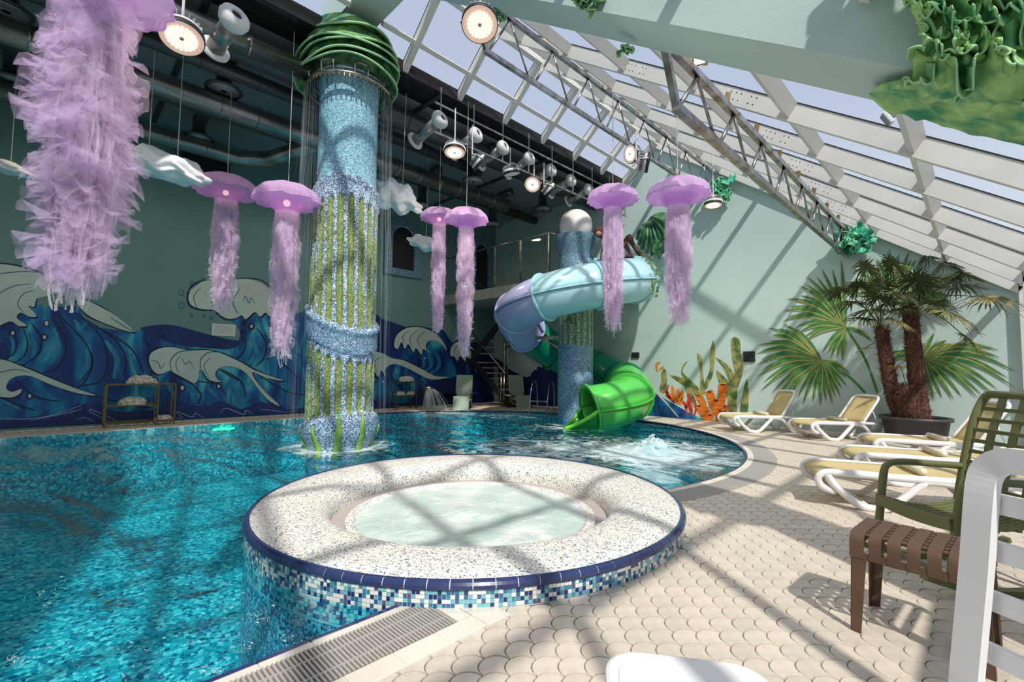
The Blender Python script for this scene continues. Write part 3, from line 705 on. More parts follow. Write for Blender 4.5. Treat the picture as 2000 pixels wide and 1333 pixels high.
# steel posts and bar beside the stairs
stand = thing('slide_support', 'two slim steel posts with a crossbar holding the slide bend', 'support', (-12.2, 11.8, 0))
for dx in (0, .13): MB().tube([(-12.2+dx, 11.8+dx*.3, 0), (-12.2+dx, 11.8+dx*.3, 3.5)], .045 if dx == 0 else .03, 10).build('post', M['steel'], stand, smooth=True)
P = [on(1000, 684, 2, 2.12), on(1095, 684, 2, 2.12)]
MB().bar(Vector((-12.1, 11.75, 2.1)), Vector((K.x-.35, K.y+.3, 2.1)), .07, .07).build('crossbar', M['steel'], stand)

# ------------------------------------------------------------------ balcony, railing, stairs
bal = MB().box((-10.9, 11.1, 3.68), (4.95, 2.6, .33)).build('balcony_slab', M['stone'], top=('grey concrete balcony slab high up in the far left corner', 'balcony'))
rl = thing('glass_railing', 'stainless balcony railing with clear glass panels', 'railing', (-10.9, 9.86, 3.85))
XX = [-13.3, -11.9, -10.7, -9.55, -8.44]
for X in XX: MB().bar((X, 9.86, 3.85), (X, 9.86, 5.14), .05, .05).build('post', M['steel'], rl)
MB().tube([(-13.35, 9.86, 5.16), (-8.44, 9.86, 5.16), (-8.44, 11.2, 5.16)], .028, 8).build('handrail', M['steel'], rl, smooth=True)
for a, b in zip(XX, XX[1:]): MB().add([(a+.05, 9.86, 3.92), (b-.05, 9.86, 3.92), (b-.05, 9.86, 5.07), (a+.05, 9.86, 5.07)], [(0, 1, 2, 3)]).build('glass_panel', M['railglass'], rl)
MB().add([(-8.44, 9.93, 3.92), (-8.44, 11.1, 3.92), (-8.44, 11.1, 5.07), (-8.44, 9.93, 5.07)], [(0, 1, 2, 3)]).build('glass_panel', M['railglass'], rl)
MB().bar((-8.44, 11.15, 3.85), (-8.44, 11.15, 5.14), .05, .05).build('post', M['steel'], rl)
st = thing('staircase', 'dark open staircase with pale treads climbing to the balcony', 'stairs', (-12.2, 11.8, 0))
for i in range(8):
    x = -11.35-.24*i; z = .19*(i+1)
    MB().box((x, 11.65, z), (.27, 1.05, .045)).build('tread', mat('worn_tread', S(176, 160, 140), .6) if i == 0 else bpy.data.materials['worn_tread'], st)
for Y in (11.1, 12.2): MB().bar((-11.2, Y, .06), (-13.2, Y, 1.62), .05, .22).build('stringer', M['black'], st)
MB().bar((-13.15, 11.1, 1.7), (-10.9, 11.1, 3.6), .06, .24).build('upper_stringer', M['black'], st)
for i in range(8): MB().box((-13.0+.27*i, 11.6, 1.85+.22*i), (.27, .9, .045)).build('tread', bpy.data.materials['worn_tread'], st)
for X, Y in ((-11.55, 11.02), (-11.4, 11.02)): MB().tube([(X, Y, 0), (X, Y, 1.15)], .022, 8).build('rail_post', M['steel'], st, smooth=True)
MB().tube([(-11.35, 11.02, 1.15), (-13.2, 11.02, 2.65)], .022, 8).build('handrail', M['steel'], st, smooth=True)
lad = thing('pool_ladder', 'bent stainless pool ladder rails by the blue slide column', 'ladder', (-9.5, 10.75, 0))
for k, d in enumerate((0, .5)):
    b = Vector((-9.75+d, 10.72+d*.45, 0)); t = Vector((.35, -.75, 0)).normalized()
    MB().tube(smooth_path([b-t*.35, b-t*.35+Vector((0, 0, .6)), b-t*.1+Vector((0, 0, .95)), b+t*.2+Vector((0, 0, .85)), b+t*.45+Vector((0, 0, .25)), b+t*.5+Vector((0, 0, -.6))], 4), .022, 8).build('rail', M['steel'], lad, smooth=True)
for z in (.35, .1, -.2, -.45):
    MB().tube([Vector((-9.75, 10.72, z))+Vector((.19, -.41, 0)), Vector((-9.25, 10.945, z))+Vector((.19, -.41, 0))], .02, 6).build('rung', M['steel'], lad)

# ------------------------------------------------------------------ murals: painted shapes lying on the plaster
def painted(mb, pts, ax, val, lift):
    P = [on(x, y, ax, val) for x, y in pts]; s_ = 1 if ax == 0 else -1
    vs = [(p.x+(lift if ax == 0 else 0), p.y-(lift if ax == 1 else 0), max(p.z, .0)) for p in P]
    mb.add(vs, [tuple(range(len(vs)))]); return mb
def sm2(pts, n=4):
    out = []
    L_ = len(pts)
    for i in range(L_):
        a, b, c, d = [Vector(pts[(i+k-1) % L_]) for k in range(4)]
        for k in range(n):
            t = k/n; q = .5*((2*b)+(c-a)*t+(2*a-5*b+4*c-d)*t*t+(3*b-a-3*c+d)*t**3); out.append((q.x, q.y))
    return out
def line2(mb, pts, wd, ax, val, lift, taper=True):
    P = [Vector((p[0], p[1])) for p in smooth_path([(x, y, 0) for x, y in pts], 6)]; n = len(P); vs = []
    for i, p in enumerate(P):
        t = (P[min(i+1, n-1)]-P[max(i-1, 0)]); t = t.normalized() if t.length else Vector((1, 0)); nn = Vector((-t.y, t.x))
        w_ = wd*(sin(PI*(i+.6)/(n+.2))**.5 if taper else 1)/2
        for s_ in (-1, 1):
            q = on(p.x+nn.x*w_*s_, p.y+nn.y*w_*s_, ax, val); vs.append((q.x+(lift if ax == 0 else 0), q.y-(lift if ax == 1 else 0), q.z))
    mb.add(vs, [(2*i, 2*i+1, 2*i+3, 2*i+2) for i in range(n-1)])
mb_ = N('mural_blue_streaks'); z_ = mb_.new('TexNoise', Scale=1.3, Detail=6.0, Distortion=1.2); mb_.ln(mb_.coord((1, 1.5, .55)), z_.inputs['Vector'])
mb_.ln(mb_.ramp(z_.outputs[0], [(.36, S(12, 44, 110)), (.48, S(10, 84, 146)), (.57, S(20, 128, 168)), (.68, S(84, 184, 190))]), mb_.b.inputs['Base Color']); mb_.b.inputs['Roughness'].default_value = .6
M['mblue'] = mb_.m; M['mnavy'] = mat('mural_navy', S(8, 32, 84), .6, c2=S(10, 48, 112), sc=2); M['mink'] = mat('mural_ink', S(6, 18, 56), .6)
M['mcrest'] = mat('mural_crest_white', S(206, 214, 202), .7, c2=S(190, 200, 186), sc=1.5); M['mteal'] = mat('mural_teal_line', S(30, 100, 118), .6)
M['mturq'] = mat('mural_turquoise', S(46, 150, 176), .6, c2=S(14, 96, 146), sc=3, st=(1, 3, .7)); M['mviolet'] = mat('mural_violet', S(60, 56, 118), .6, c2=S(22, 36, 96), sc=9); M['mpale'] = mat('mural_pale_line', S(130, 168, 206), .6)
W = (0, XL)
body = [(-420, 640), (-300, 600), (-180, 622), (-60, 575), (20, 575), (70, 588), (85, 600), (150, 598), (165, 622), (190, 640), (215, 643), (255, 650), (275, 645), (300, 636), (340, 636), (400, 652), (440, 664), (465, 666), (471, 652), (462, 635), (440, 622), (500, 612), (560, 618), (590, 610), (640, 560), (722, 603), (745, 622), (795, 642), (860, 640), (885, 672), (905, 690), (925, 668), (950, 685), (968, 715), (969, 786), (900, 790.5), (585, 808.0), (0, 839), (-60, 842), (-420, 861)]
painted(MB(), body, 0, XL, .004).build('mural_wave', M['mblue'], wall_left)
mb = MB()
painted(mb, [(-420, 826), (-250, 806), (-120, 822), (-60, 812), (0, 820), (60, 815), (120, 806), (150, 790), (168, 788), (200, 800), (240, 806), (300, 800), (350, 782), (368, 790), (400, 796), (430, 782), (440, 786), (470, 800), (510, 785), (560, 800), (590, 797), (640, 798), (720, 780), (780, 790), (870, 770), (969, 770), (969, 786), (900, 790.5), (585, 808), (0, 839), (-60, 842), (-420, 861)], 0, XL, .007)
painted(mb, sm2([(275, 645), (300, 636), (340, 636), (400, 652), (440, 662), (470, 668), (450, 682), (400, 680), (340, 672)]), 0, XL, .007)
painted(mb, [(-60, 690), (-10, 672), (10, 668), (22, 690), (14, 706), (-10, 716), (-60, 720)], 0, XL, .007)
painted(mb, sm2([(600, 590), (700, 594), (722, 605), (745, 622), (800, 645), (770, 670), (778, 700), (720, 690), (650, 690)]), 0, XL, .007)
painted(mb, sm2([(860, 640), (885, 672), (905, 690), (925, 668), (950, 685), (968, 715), (969, 760), (905, 770), (850, 790), (800, 785), (840, 745), (890, 735), (876, 690)]), 0, XL, .007)
mb.build('mural_deep_water', M['mnavy'], wall_left)
mb = MB(); mb2 = MB(); mb3 = MB()
crests = [
 [(-150, 560), (-100, 534), (-60, 520), (-20, 516), (20, 518), (60, 528), (90, 543), (96, 575), (72, 584), (67, 600), (55, 598), (72, 618), (57, 619), (48, 614), (38, 612), (33, 622), (52, 636), (36, 637), (20, 628), (-10, 640), (-60, 650), (-110, 640), (-140, 600)],
 [(150, 590), (170, 588), (200, 602), (230, 620), (262, 648), (240, 645), (200, 630), (172, 616), (155, 600)],
 [(-160, 760), (-120, 722), (-60, 702), (0, 702), (40, 715), (100, 740), (150, 760), (188, 773), (150, 768), (100, 752), (60, 735), (30, 736), (15, 748), (13, 760), (24, 766), (42, 760), (38, 770), (20, 777), (-10, 774), (-60, 770), (-110, 775)],
 [(368, 580), (375, 562), (390, 552), (410, 546), (450, 547), (480, 545), (510, 550), (540, 575), (562, 600), (560, 615), (545, 610), (530, 620), (518, 611), (508, 619), (497, 610), (480, 624), (472, 616), (460, 622), (440, 622), (418, 606), (400, 605), (385, 602), (372, 595)],
 [(291, 705), (295, 690), (315, 680), (340, 679), (370, 685), (400, 684), (430, 690), (470, 708), (500, 725), (553, 744), (520, 738), (493, 727), (500, 745), (520, 768), (546, 793), (528, 785), (508, 765), (488, 738), (470, 722), (450, 716), (430, 718), (420, 730), (425, 742), (433, 745), (420, 746), (405, 740), (395, 724), (389, 724), (388, 738), (380, 749), (370, 745), (357, 738), (342, 730), (332, 724), (320, 729), (308, 731), (297, 722)],
 [(690, 690), (722, 686), (745, 690), (765, 700), (790, 705), (830, 725), (850, 735), (877, 737), (850, 742), (830, 738), (800, 722), (775, 712), (760, 714), (751, 724), (753, 737), (744, 724), (738, 737), (729, 724), (716, 732), (700, 722)],
 [(769, 675), (774, 656), (790, 643), (810, 639), (830, 642), (855, 655), (868, 672), (872, 686), (860, 670), (845, 665), (835, 668), (831, 680), (840, 691), (826, 682), (823, 694), (812, 680), (806, 688), (797, 672), (790, 682), (784, 668), (776, 682)],
 [(879, 695), (881, 678), (895, 667), (912, 672), (920, 690), (918, 702), (911, 694), (908, 706), (898, 696), (893, 706), (887, 697)]]
for k, c in enumerate(crests):
    cx = sum(p[0] for p in c)/len(c); cy = sum(p[1] for p in c)/len(c)
    painted(mb3, sm2([(cx+(x-cx)*1.02+(1.8 if x > cx else -1.8), cy+(y-cy)*1.02+(2.2 if y > cy else -1.2)) for x, y in c], 3), 0, XL, .009+.0004*k)
    painted(mb, sm2(c, 3), 0, XL, .013+.0005*k)
mb3.build('mural_outline', M['mink'], wall_left); mb.build('mural_crest', M['mcrest'], wall_left)
mb = MB()
for L_, w_ in [([(112, 612), (140, 640), (170, 676), (180, 715), (160, 752), (130, 765)], 3), ([(150, 612), (195, 655), (210, 700), (195, 745), (140, 755)], 3), ([(165, 622), (225, 665), (247, 705), (240, 735)], 3), ([(200, 645), (255, 680), (282, 730)], 3), ([(100, 622), (124, 652), (128, 690), (112, 718), (90, 728)], 4), ([(62, 632), (80, 660), (76, 690), (42, 716)], 4), ([(45, 640), (54, 670), (48, 695), (30, 708)], 3), ([(20, 644), (33, 668), (27, 690), (15, 700)], 3), ([(180, 690), (178, 720), (150, 750)], 2.5), ([(-20, 766), (30, 790), (70, 802)], 3), ([(30, 742), (70, 775), (120, 785)], 3), ([(150, 765), (250, 790), (300, 798)], 2.5), ([(280, 658), (300, 700), (288, 750)], 3), ([(330, 730), (350, 760), (345, 790)], 3), ([(368, 745), (392, 770), (385, 790)], 3.5), ([(385, 745), (425, 752), (442, 775)], 2.5), ([(430, 720), (470, 745), (480, 775)], 3), ([(425, 720), (450, 735), (470, 745)], 2.5), ([(468, 650), (480, 672), (470, 695), (445, 712)], 3), ([(500, 640), (520, 670), (515, 700), (500, 715)], 3), ([(515, 650), (530, 680), (520, 705)], 2.5), ([(540, 700), (590, 745)], 2.5), ([(500, 730), (560, 765), (600, 772)], 2.5), ([(780, 700), (795, 712), (800, 725)], 2), ([(845, 690), (850, 712), (835, 728)], 3), ([(858, 688), (865, 712), (852, 732)], 3), ([(830, 695), (835, 712), (822, 726)], 2.5), ([(815, 700), (818, 714), (808, 720)], 2.5), ([(900, 710), (905, 730), (895, 745)], 2.5), ([(918, 706), (922, 728), (915, 745)], 2.5), ([(935, 705), (938, 725), (930, 748)], 2.5), ([(760, 720), (770, 745), (800, 770)], 2)]:
    line2(mb, L_, w_, 0, XL, .0105)
for x, y, r_ in [(91, 632, 5), (87, 659, 5), (25, 651, 5), (58, 774, 5), (356, 758, 5.5), (427, 755, 4), (303, 742, 4), (476, 632, 3.5), (491, 638, 5), (474, 649, 3)]:
    painted(mb, [(x+(r_+2)*cos(t/8*2*PI), y+(r_+2)*sin(t/8*2*PI)) for t in range(8)], 0, XL, .0108)
mb.build('mural_ink_lines', M['mink'], wall_left)
mb = MB()
for x, y, r_ in [(91, 632, 5), (87, 659, 4), (25, 651, 4), (58, 774, 4), (356, 758, 4.5), (427, 755, 3.5), (303, 742, 3.5), (491, 638, 3.5), (730, 742, 3), (748, 746, 2.4), (830, 700, 2)]:
    painted(mb, [(x+r_*.8*cos(t/8*2*PI), y+r_*sin(t/8*2*PI)) for t in range(8)], 0, XL, .0112)
mb.build('mural_drops', M['mcrest'], wall_left)
mb = MB()
for L_, w_ in [([(-40, 540), (40, 531), (75, 533)], 1.6), ([(0, 610), (-5, 580), (25, 560), (60, 555)], 1.6), ([(48, 612), (35, 595), (45, 575), (66, 568)], 1.6), ([(-40, 735), (0, 728), (30, 722), (60, 728)], 1.5), ([(368, 590), (366, 572), (380, 560), (400, 548), (450, 545), (500, 548), (545, 578)], 2), ([(385, 602), (378, 580), (392, 562)], 1.6), ([(465, 614), (455, 590), (470, 560)], 1.8), ([(475, 590), (478, 578), (486, 592), (490, 582), (498, 594)], 1.6), ([(415, 600), (412, 580), (425, 562)], 1.6), ([(335, 728), (333, 705), (350, 688), (385, 684)], 2), ([(392, 722), (392, 702), (410, 688), (440, 690)], 2), ([(408, 740), (398, 715), (412, 698)], 1.5), ([(296, 704), (308, 708), (314, 720), (322, 708)], 1.5), ([(355, 700), (362, 712), (370, 706), (378, 720)], 1.5), ([(350, 730), (343, 710), (355, 692)], 1.4), ([(720, 722), (718, 704), (730, 694)], 1.4), ([(735, 728), (732, 706), (748, 696)], 1.4), ([(705, 720), (705, 702), (716, 692)], 1.4), ([(790, 672), (786, 658), (800, 645)], 1.4), ([(805, 680), (800, 660), (815, 645)], 1.4), ([(820, 680), (815, 662), (830, 648)], 1.4), ([(888, 695), (888, 682), (898, 672)], 1.2), ([(850, 655), (862, 664), (872, 684)], 1.2), ([(900, 660), (930, 664), (958, 700)], 1.6), ([(215, 620), (262, 650)], 1.6)]:
    line2(mb, L_, w_, 0, XL, .0185)
for x, y, rx, ry in [(376, 554, 5, 3.5), (354, 572, 5, 5), (355, 597, 5, 6), (374, 616, 3, 2.6), (398, 617, 3.5, 2.6), (413, 622, 3, 2.4)]:
    line2(mb, [(x+rx*cos(t/8*2*PI), y+ry*sin(t/8*2*PI)) for t in range(9)], 1.5, 0, XL, .006, False)
mb.build('mural_teal_lines', M['mteal'], wall_left)
mb = MB()
for L_, w_ in [([(145, 625), (165, 660), (172, 700), (155, 745)], 13), ([(55, 650), (68, 680), (55, 710)], 11), ([(20, 652), (26, 676), (22, 695)], 7), ([(105, 640), (115, 680), (95, 715)], 9), ([(205, 665), (228, 700), (222, 740)], 11), ([(255, 690), (270, 730)], 8), ([(405, 755), (420, 775)], 8), ([(450, 755), (470, 785)], 8), ([(488, 655), (500, 690), (482, 712)], 9), ([(840, 690), (843, 712), (828, 728)], 5), ([(853, 690), (858, 712), (845, 730)], 4), ([(0, 778), (40, 800)], 9), ([(700, 600), (712, 650)], 7), ([(912, 712), (914, 730)], 4), ([(928, 712), (931, 730)], 4), ([(325, 745), (340, 775)], 8), ([(375, 765), (378, 785)], 9), ([(825, 697), (829, 715)], 4), ([(560, 640), (585, 690)], 12)]:
    line2(mb, L_, w_, 0, XL, .0095)
mb.build('mural_turquoise', M['mturq'], wall_left)
mb = MB()
for L_, w_ in [([(-40, 826), (60, 820), (130, 808), (165, 794), (200, 806), (240, 812), (300, 806)], 9), ([(365, 800), (400, 808), (415, 800), (430, 792), (470, 806), (510, 792), (560, 804), (590, 800)], 4)]:
    line2(mb, L_, w_, 0, XL, .0095)
mb.build('mural_violet', M['mviolet'], wall_left)
mb = MB()
for L_, w_ in [([(-40, 818), (60, 818), (120, 806), (165, 788)], 1.6), ([(60, 822), (125, 808), (160, 800)], 1.4), ([(215, 824), (178, 806), (175, 802), (185, 803), (240, 828)], 1.8), ([(345, 808), (347, 805), (375, 815), (382, 808), (400, 818)], 1.5), ([(430, 808), (442, 798), (475, 810), (480, 802), (495, 811)], 1.6), ([(346, 808), (355, 816), (345, 818)], 1.5), ([(508, 800), (530, 802), (560, 806)], 1.3), ([(150, 820), (165, 816), (185, 825)], 1.3)]:
    line2(mb, L_, w_, 0, XL, .0110)
mb.build('mural_pale_lines', M['mpale'], wall_left)
# same sea continues under the balcony on the far wall
mb = MB(); painted(mb, [(975, 788), (972, 700), (985, 712), (1000, 725), (1030, 738), (1045, 722), (1070, 700), (1090, 690), (1140, 700), (1140, 793), (1060, 797)], 1, YF, .004); mb.build('mural_wave', M['mnavy'], wall_far)
mb = MB(); painted(mb, sm2([(1026, 728), (1022, 710), (1035, 702), (1050, 706), (1060, 718), (1050, 716), (1048, 724), (1040, 718), (1036, 735)]), 1, YF, .008); mb.build('mural_crest', M['mcrest'], wall_far)
# right part: blue wave, corals, kelp and fan palms
mb = MB(); painted(mb, [(1225, 812), (1240, 790), (1262, 778), (1283, 770), (1300, 778), (1335, 800), (1376, 824), (1250, 813.5)], 1, YF, .004); mb.build('mural_wave', M['mblue'], wall_far)
mb = MB(); line2(mb, [(1284, 770), (1300, 786), (1326, 816)], 3.2, 1, YF, .008); line2(mb, [(1286, 771), (1306, 782), (1345, 805)], 2.6, 1, YF, .008); mb.build('mural_crest', M['mcrest'], wall_far)
kelp = mat('mural_kelp', S(74, 104, 50), .7, c2=S(166, 156, 92), sc=5, lo=.42, hi=.6); fan1 = mat('mural_palm_green', S(36, 112, 56), .7, c2=S(96, 146, 74), sc=5); fan2 = mat('mural_palm_tan', S(168, 160, 92), .7)
for c in [[(1429, 662), (1444, 663), (1447, 690), (1452, 722), (1446, 745), (1438, 770), (1439, 808), (1425, 808), (1421, 780), (1428, 762), (1436, 735), (1430, 700)],
          [(1396, 698), (1420, 712), (1436, 738), (1440, 775), (1430, 790), (1424, 745), (1411, 716)], [(1393, 665), (1397, 690), (1394, 702), (1390, 712), (1387, 690)], [(1385, 696), (1395, 702), (1393, 730), (1386, 748), (1379, 762), (1376, 750), (1387, 722)],
          [(1308, 733), (1330, 738), (1345, 742), (1362, 755), (1380, 788), (1368, 790), (1352, 765), (1330, 750)], [(1343, 706), (1337, 716), (1334, 728), (1348, 742), (1342, 746), (1331, 732), (1333, 715)], [(1361, 692), (1371, 700), (1373, 730), (1378, 768), (1368, 765), (1368, 730)],
          [(1459, 740), (1462, 770), (1460, 806), (1446, 806), (1450, 772)], [(1399, 724), (1412, 734), (1424, 750), (1430, 790), (1416, 770), (1403, 744)], [(1338, 748), (1356, 775), (1362, 800), (1352, 790), (1340, 765)], [(1292, 728), (1300, 722), (1303, 745), (1298, 768), (1288, 762), (1292, 745)]]:
    mb = MB(); painted(mb, sm2(c, 3), 1, YF, .005+random.random()*.002); mb.build('mural_kelp', kelp, wall_far)
cw = N('mural_sponge'); wv = cw.new('TexWave', Scale=9.0, Distortion=2.0); wv.bands_direction = 'Z'; cw.ln(cw.coord(), wv.inputs['Vector']); cw.ln(cw.ramp(wv.outputs[1], [(.1, S(190, 34, 20)), (.5, S(232, 96, 20)), (.85, S(244, 168, 40))]), cw.b.inputs['Base Color'])
for k, (a, b, w_) in enumerate([((1386, 815), (1364, 773), 12), ((1398, 810), (1386, 766), 16), ((1408, 806), (1412, 752), 17), ((1400, 812), (1399, 783), 15), ((1379, 822), (1366, 794), 13), ((1412, 814), (1416, 794), 12), ((1388, 822), (1387, 812), 13), ((1403, 822), (1406, 803), 12)]):
    mb = MB(); d = (Vector(b)-Vector(a)); nn = Vector((-d.y, d.x)).normalized()*w_/2; a, b = Vector(a), Vector(b)
    if a.y > 818: a.y = 818+.08*(a.x-1326)+.3
    painted(mb, [a-nn*.8, a+nn*.8, b+nn, b+nn*.5+d.normalized()*3, b-nn*.5+d.normalized()*3, b-nn], 1, YF, .009+.0015*k); mb.build('mural_sponge', cw.m, wall_far)
    mb = MB(); painted(mb, [b+Vector((w_*.3*cos(t), w_*.14*sin(t))) for t in [i*PI/4 for i in range(8)]], 1, YF, .010+.0015*k); mb.build('mural_sponge_mouth', mat('mural_dark_red', S(110, 30, 24), .7) if k == 0 else bpy.data.materials['mural_dark_red'], wall_far)
mb = MB()
for L_, w_ in [([(1343, 812), (1338, 790), (1330, 784)], 5), ([(1352, 812), (1350, 796), (1344, 786)], 5), ([(1356, 814), (1360, 798), (1358, 786)], 4), ([(1318, 788), (1308, 776), (1301, 766)], 6), ([(1310, 782), (1304, 768), (1298, 764)], 5), ([(1340, 798), (1346, 780), (1343, 768)], 6), ([(1350, 806), (1346, 792), (1356, 778)], 4), ([(1305, 778), (1303, 762), (1306, 752)], 4), ([(1300, 772), (1310, 776), (1314, 766)], 4)]: line2(mb, L_, w_, 1, YF, .008)
mb.build('mural_coral', mat('mural_red_coral', S(196, 52, 30), .7), wall_far)
mb = MB()
for L_, w_ in [([(1326, 790), (1318, 774), (1313, 754)], 7), ([(1330, 792), (1330, 776), (1334, 764)], 7), ([(1322, 784), (1310, 772)], 5), ([(1322, 786), (1326, 772), (1323, 760)], 7), ([(1326, 788), (1334, 778), (1330, 768)], 5), ([(1284, 726), (1283, 712), (1290, 708)], 5), ([(1288, 724), (1294, 718), (1296, 722)], 4)]: line2(mb, L_, w_, 1, YF, .009)
mb.build('mural_coral', mat('mural_orange_coral', S(236, 136, 40), .7), wall_far)
def fan(c, tips, stem, w_):
    c = Vector(c)
    tips = sorted(tips, key=lambda t: math.atan2(t[1]-c.y, t[0]-c.x)); extra = []
    for a, b in zip(tips, tips[1:]+tips[:1]):
        va, vb = Vector(a)-c, Vector(b)-c; g_ = (math.atan2(vb.y, vb.x)-math.atan2(va.y, va.x)) % (2*PI)
        if g_ < R(24): m_ = (va.normalized()+vb.normalized()).normalized()*(va.length+vb.length)*.46; extra.append((c.x+m_.x, c.y+m_.y))
    for k, t in enumerate(extra+tips):
        t = Vector(t); d = t-c; nn = Vector((-d.y, d.x)).normalized(); bend = Vector((0, d.length*.10))*(1 if abs(d.x) > 40 else .2)
        L_ = []; Rr = []
        for i in range(9):
            s_ = i/8; p = c+d*s_+Vector((0, -abs(d.x)*.13*sin(PI*s_))); h = w_*(.12+.88*sin(PI*min(1, s_**.8)))*(1 if s_ < 1 else 0)/2
            L_.append(p-nn*h); Rr.append(p+nn*h)
        mb = MB(); painted(mb, L_+Rr[::-1], 1, YF, .005+.0006*k); mb.build('mural_palm_blade', fan1, wall_far)
        mb = MB(); painted(mb, L_+[p+(q-p)*.28 for p, q in zip(L_, Rr)][::-1], 1, YF, .006+.0006*k+.0004); mb.build('mural_blade_edge', fan2, wall_far)
    if stem: mb = MB(); line2(mb, [c, (c+Vector(stem))/2+Vector((6, -4)), stem], 5, 1, YF, .004, False); mb.build('mural_palm_stem', fan1, wall_far)
fan((1605, 705), [(1480, 675), (1475, 692), (1477, 714), (1477, 738), (1486, 764), (1510, 785), (1500, 641), (1507, 655), (1530, 633), (1550, 640), (1568, 792), (1602, 793), (1626, 791), (1642, 776), (1654, 756), (1662, 732), (1540, 775)], (1690, 768), 9)
fan((1652, 640), [(1528, 628), (1530, 608), (1536, 584), (1550, 585), (1560, 558), (1575, 540), (1605, 526), (1643, 508), (1622, 702), (1645, 706), (1606, 690), (1704, 668), (1572, 668), (1560, 650)], (1714, 768), 10)
fan((1800, 702), [(1825, 650), (1850, 665), (1880, 678), (1952, 685), (1955, 700), (1986, 728), (1982, 758), (1945, 776), (1911, 779), (1864, 783), (1826, 784), (1792, 760), (1740, 690), (1738, 706)], None, 10)
fan((1745, 590), [(1737, 486), (1712, 505), (1775, 492), (1790, 507), (1850, 545), (1868, 562), (1864, 592), (1858, 634), (1668, 545), (1690, 520), (1660, 580), (1840, 600), (1850, 618)], None, 12)
# wall plates, notice, speaker, arched windows
MB().box(on(1463, 697, 1, YF-.02), (.27, .04, .26)).build('vent_plate', M['black'], top=('black square vent plate on the green wall beside the kelp', 'vent'))
MB().box(on(1241, 694, 1, YF-.02), (.24, .04, .16)).build('vent_plate', M['black'], top=('small black plate on the wall just above the green slide bend', 'vent'))
nt_ = thing('wall_notice', 'white printed notice on the dark wall above the waves', 'sign', on(437, 652, 0, XL+.01))
p = on(437, 645, 0, XL+.012); MB().box(p, (.012, .52, .30)).build('sheet', mat('paper_white', S(220, 220, 216), .6), nt_)
mb = MB()
for i in range(7): mb.box(p+Vector((.008, random.uniform(-.02, .02), .11-i*.034)), (.004, .40, .006))
mb.build('text_lines', mat('grey_print', S(150, 150, 150), .6), nt_)
p = on(400, 322, 0, XL+.1)
sk = thing('round_speaker', 'large black round speaker high on the dark wall under the ducts', 'speaker', p)
MR = Matrix.Rotation(R(90), 3, 'Y')
MB().lathe([(.0, .06), (.36, .07), (.46, .09), (.50, .05), (.50, -.1)], p, 40, MR).build('grille', M['black'], sk, smooth=True)
MB().lathe([(.46, .1), (.52, .1), (.52, .04)], p, 40, MR).build('rim', M['duct_dark'], sk, smooth=True)
def arch(y0, y1, z0, z1, t, lab, grp=None):
    r = (y1-y0)/2; yc = (y0+y1)/2; zc = z1-r
    out = [(y0, z0), (y1, z0)]+[(yc+r*cos(PI*k/16), zc+r*sin(PI*k/16)) for k in range(17)]
    r2 = r-t; inn = [(y0+t, z0+t*.8), (y1-t, z0+t*.8)]+[(yc+r2*cos(PI*k/16), zc+r2*sin(PI*k/16)) for k in range(17)]
    w_ = thing('arched_window', lab, 'window', (XL, yc, z0)); x0, x1 = XL+.002, XL+.09; n = len(out); mb = MB()
    mb.add([(x1, *p) for p in out]+[(x1, *p) for p in inn]+[(x0, *p) for p in out]+[(x0, *p) for p in inn],
           [f for i in range(n) for f in ((i, (i+1) % n, n+(i+1) % n, n+i), (i, 2*n+i, 2*n+(i+1) % n, (i+1) % n), (n+i, n+(i+1) % n, 3*n+(i+1) % n, 3*n+i))])
    mb.build('mosaic_frame', M['arch'], w_)
    MB().add([(x0+.004, *p) for p in inn], [tuple(range(n))]).build('dark_opening', M['black'], w_)
    MB().tube([(x0+.05, *p) for p in inn[2:]], .02, 6).build('trim', M['white'], w_, smooth=True)
    return w_
arch(7.5, 8.9, 4.32, 6.26, .28, 'arched dark window with teal mosaic frame on the left wall behind the jellyfish')
arch(11.1, 12.2, 4.1, 6.3, .24, 'narrower arched dark doorway with teal frame above the balcony')
# ------------------------------------------------------------------ trusses
def truss(name, X, zt, zb, y0, lab, wd):
    t = thing(name, lab, 'truss', (X, (y0+YF)/2, zb))
    MB().bar((X, y0, zt), (X, YF-.05, zt), wd, wd*1.1).build('top_chord', M['steel'], t)
    MB().bar((X, y0, zb), (X, YF-.05, zb), wd, wd*1.1).build('bottom_chord', M['steel'], t)
    n = 8; dy = (YF-.1-y0)/n
    for i in range(n):
        a = y0+i*dy
        MB().tube([(X, a+dy*.08, zb+.03), (X, a+dy*.5, zt-.03)], wd*.32, 7).build('diagonal', M['steel'], t, smooth=True)
        MB().tube([(X, a+dy*.5, zt-.03), (X, a+dy*.92, zb+.03)], wd*.25, 7).build('diagonal', M['steel'], t, smooth=True)
    MB().bar((X, y0+.03, zb), (X, y0-.28, zt+.1), wd*.9, wd*.9).build('end_post', M['steel'], t)
    for i in range(n+1):
        y = y0+.3+i*dy*.98
        if y < YF-.3:
            MB().bar((X, y, zt), (X+.02, y+.02, zt+.15), .03, .05).build('clip', M['brass'], t)
truss('roof_truss', -4.88, 6.66, 5.90, 4.25, 'upper steel lattice truss crossing below the glass roof above the pool', .062)
truss('roof_truss', -1.98, 4.42, 3.87, 4.15, 'lower rust-streaked steel lattice truss on the right reaching to the palm wall', .070)
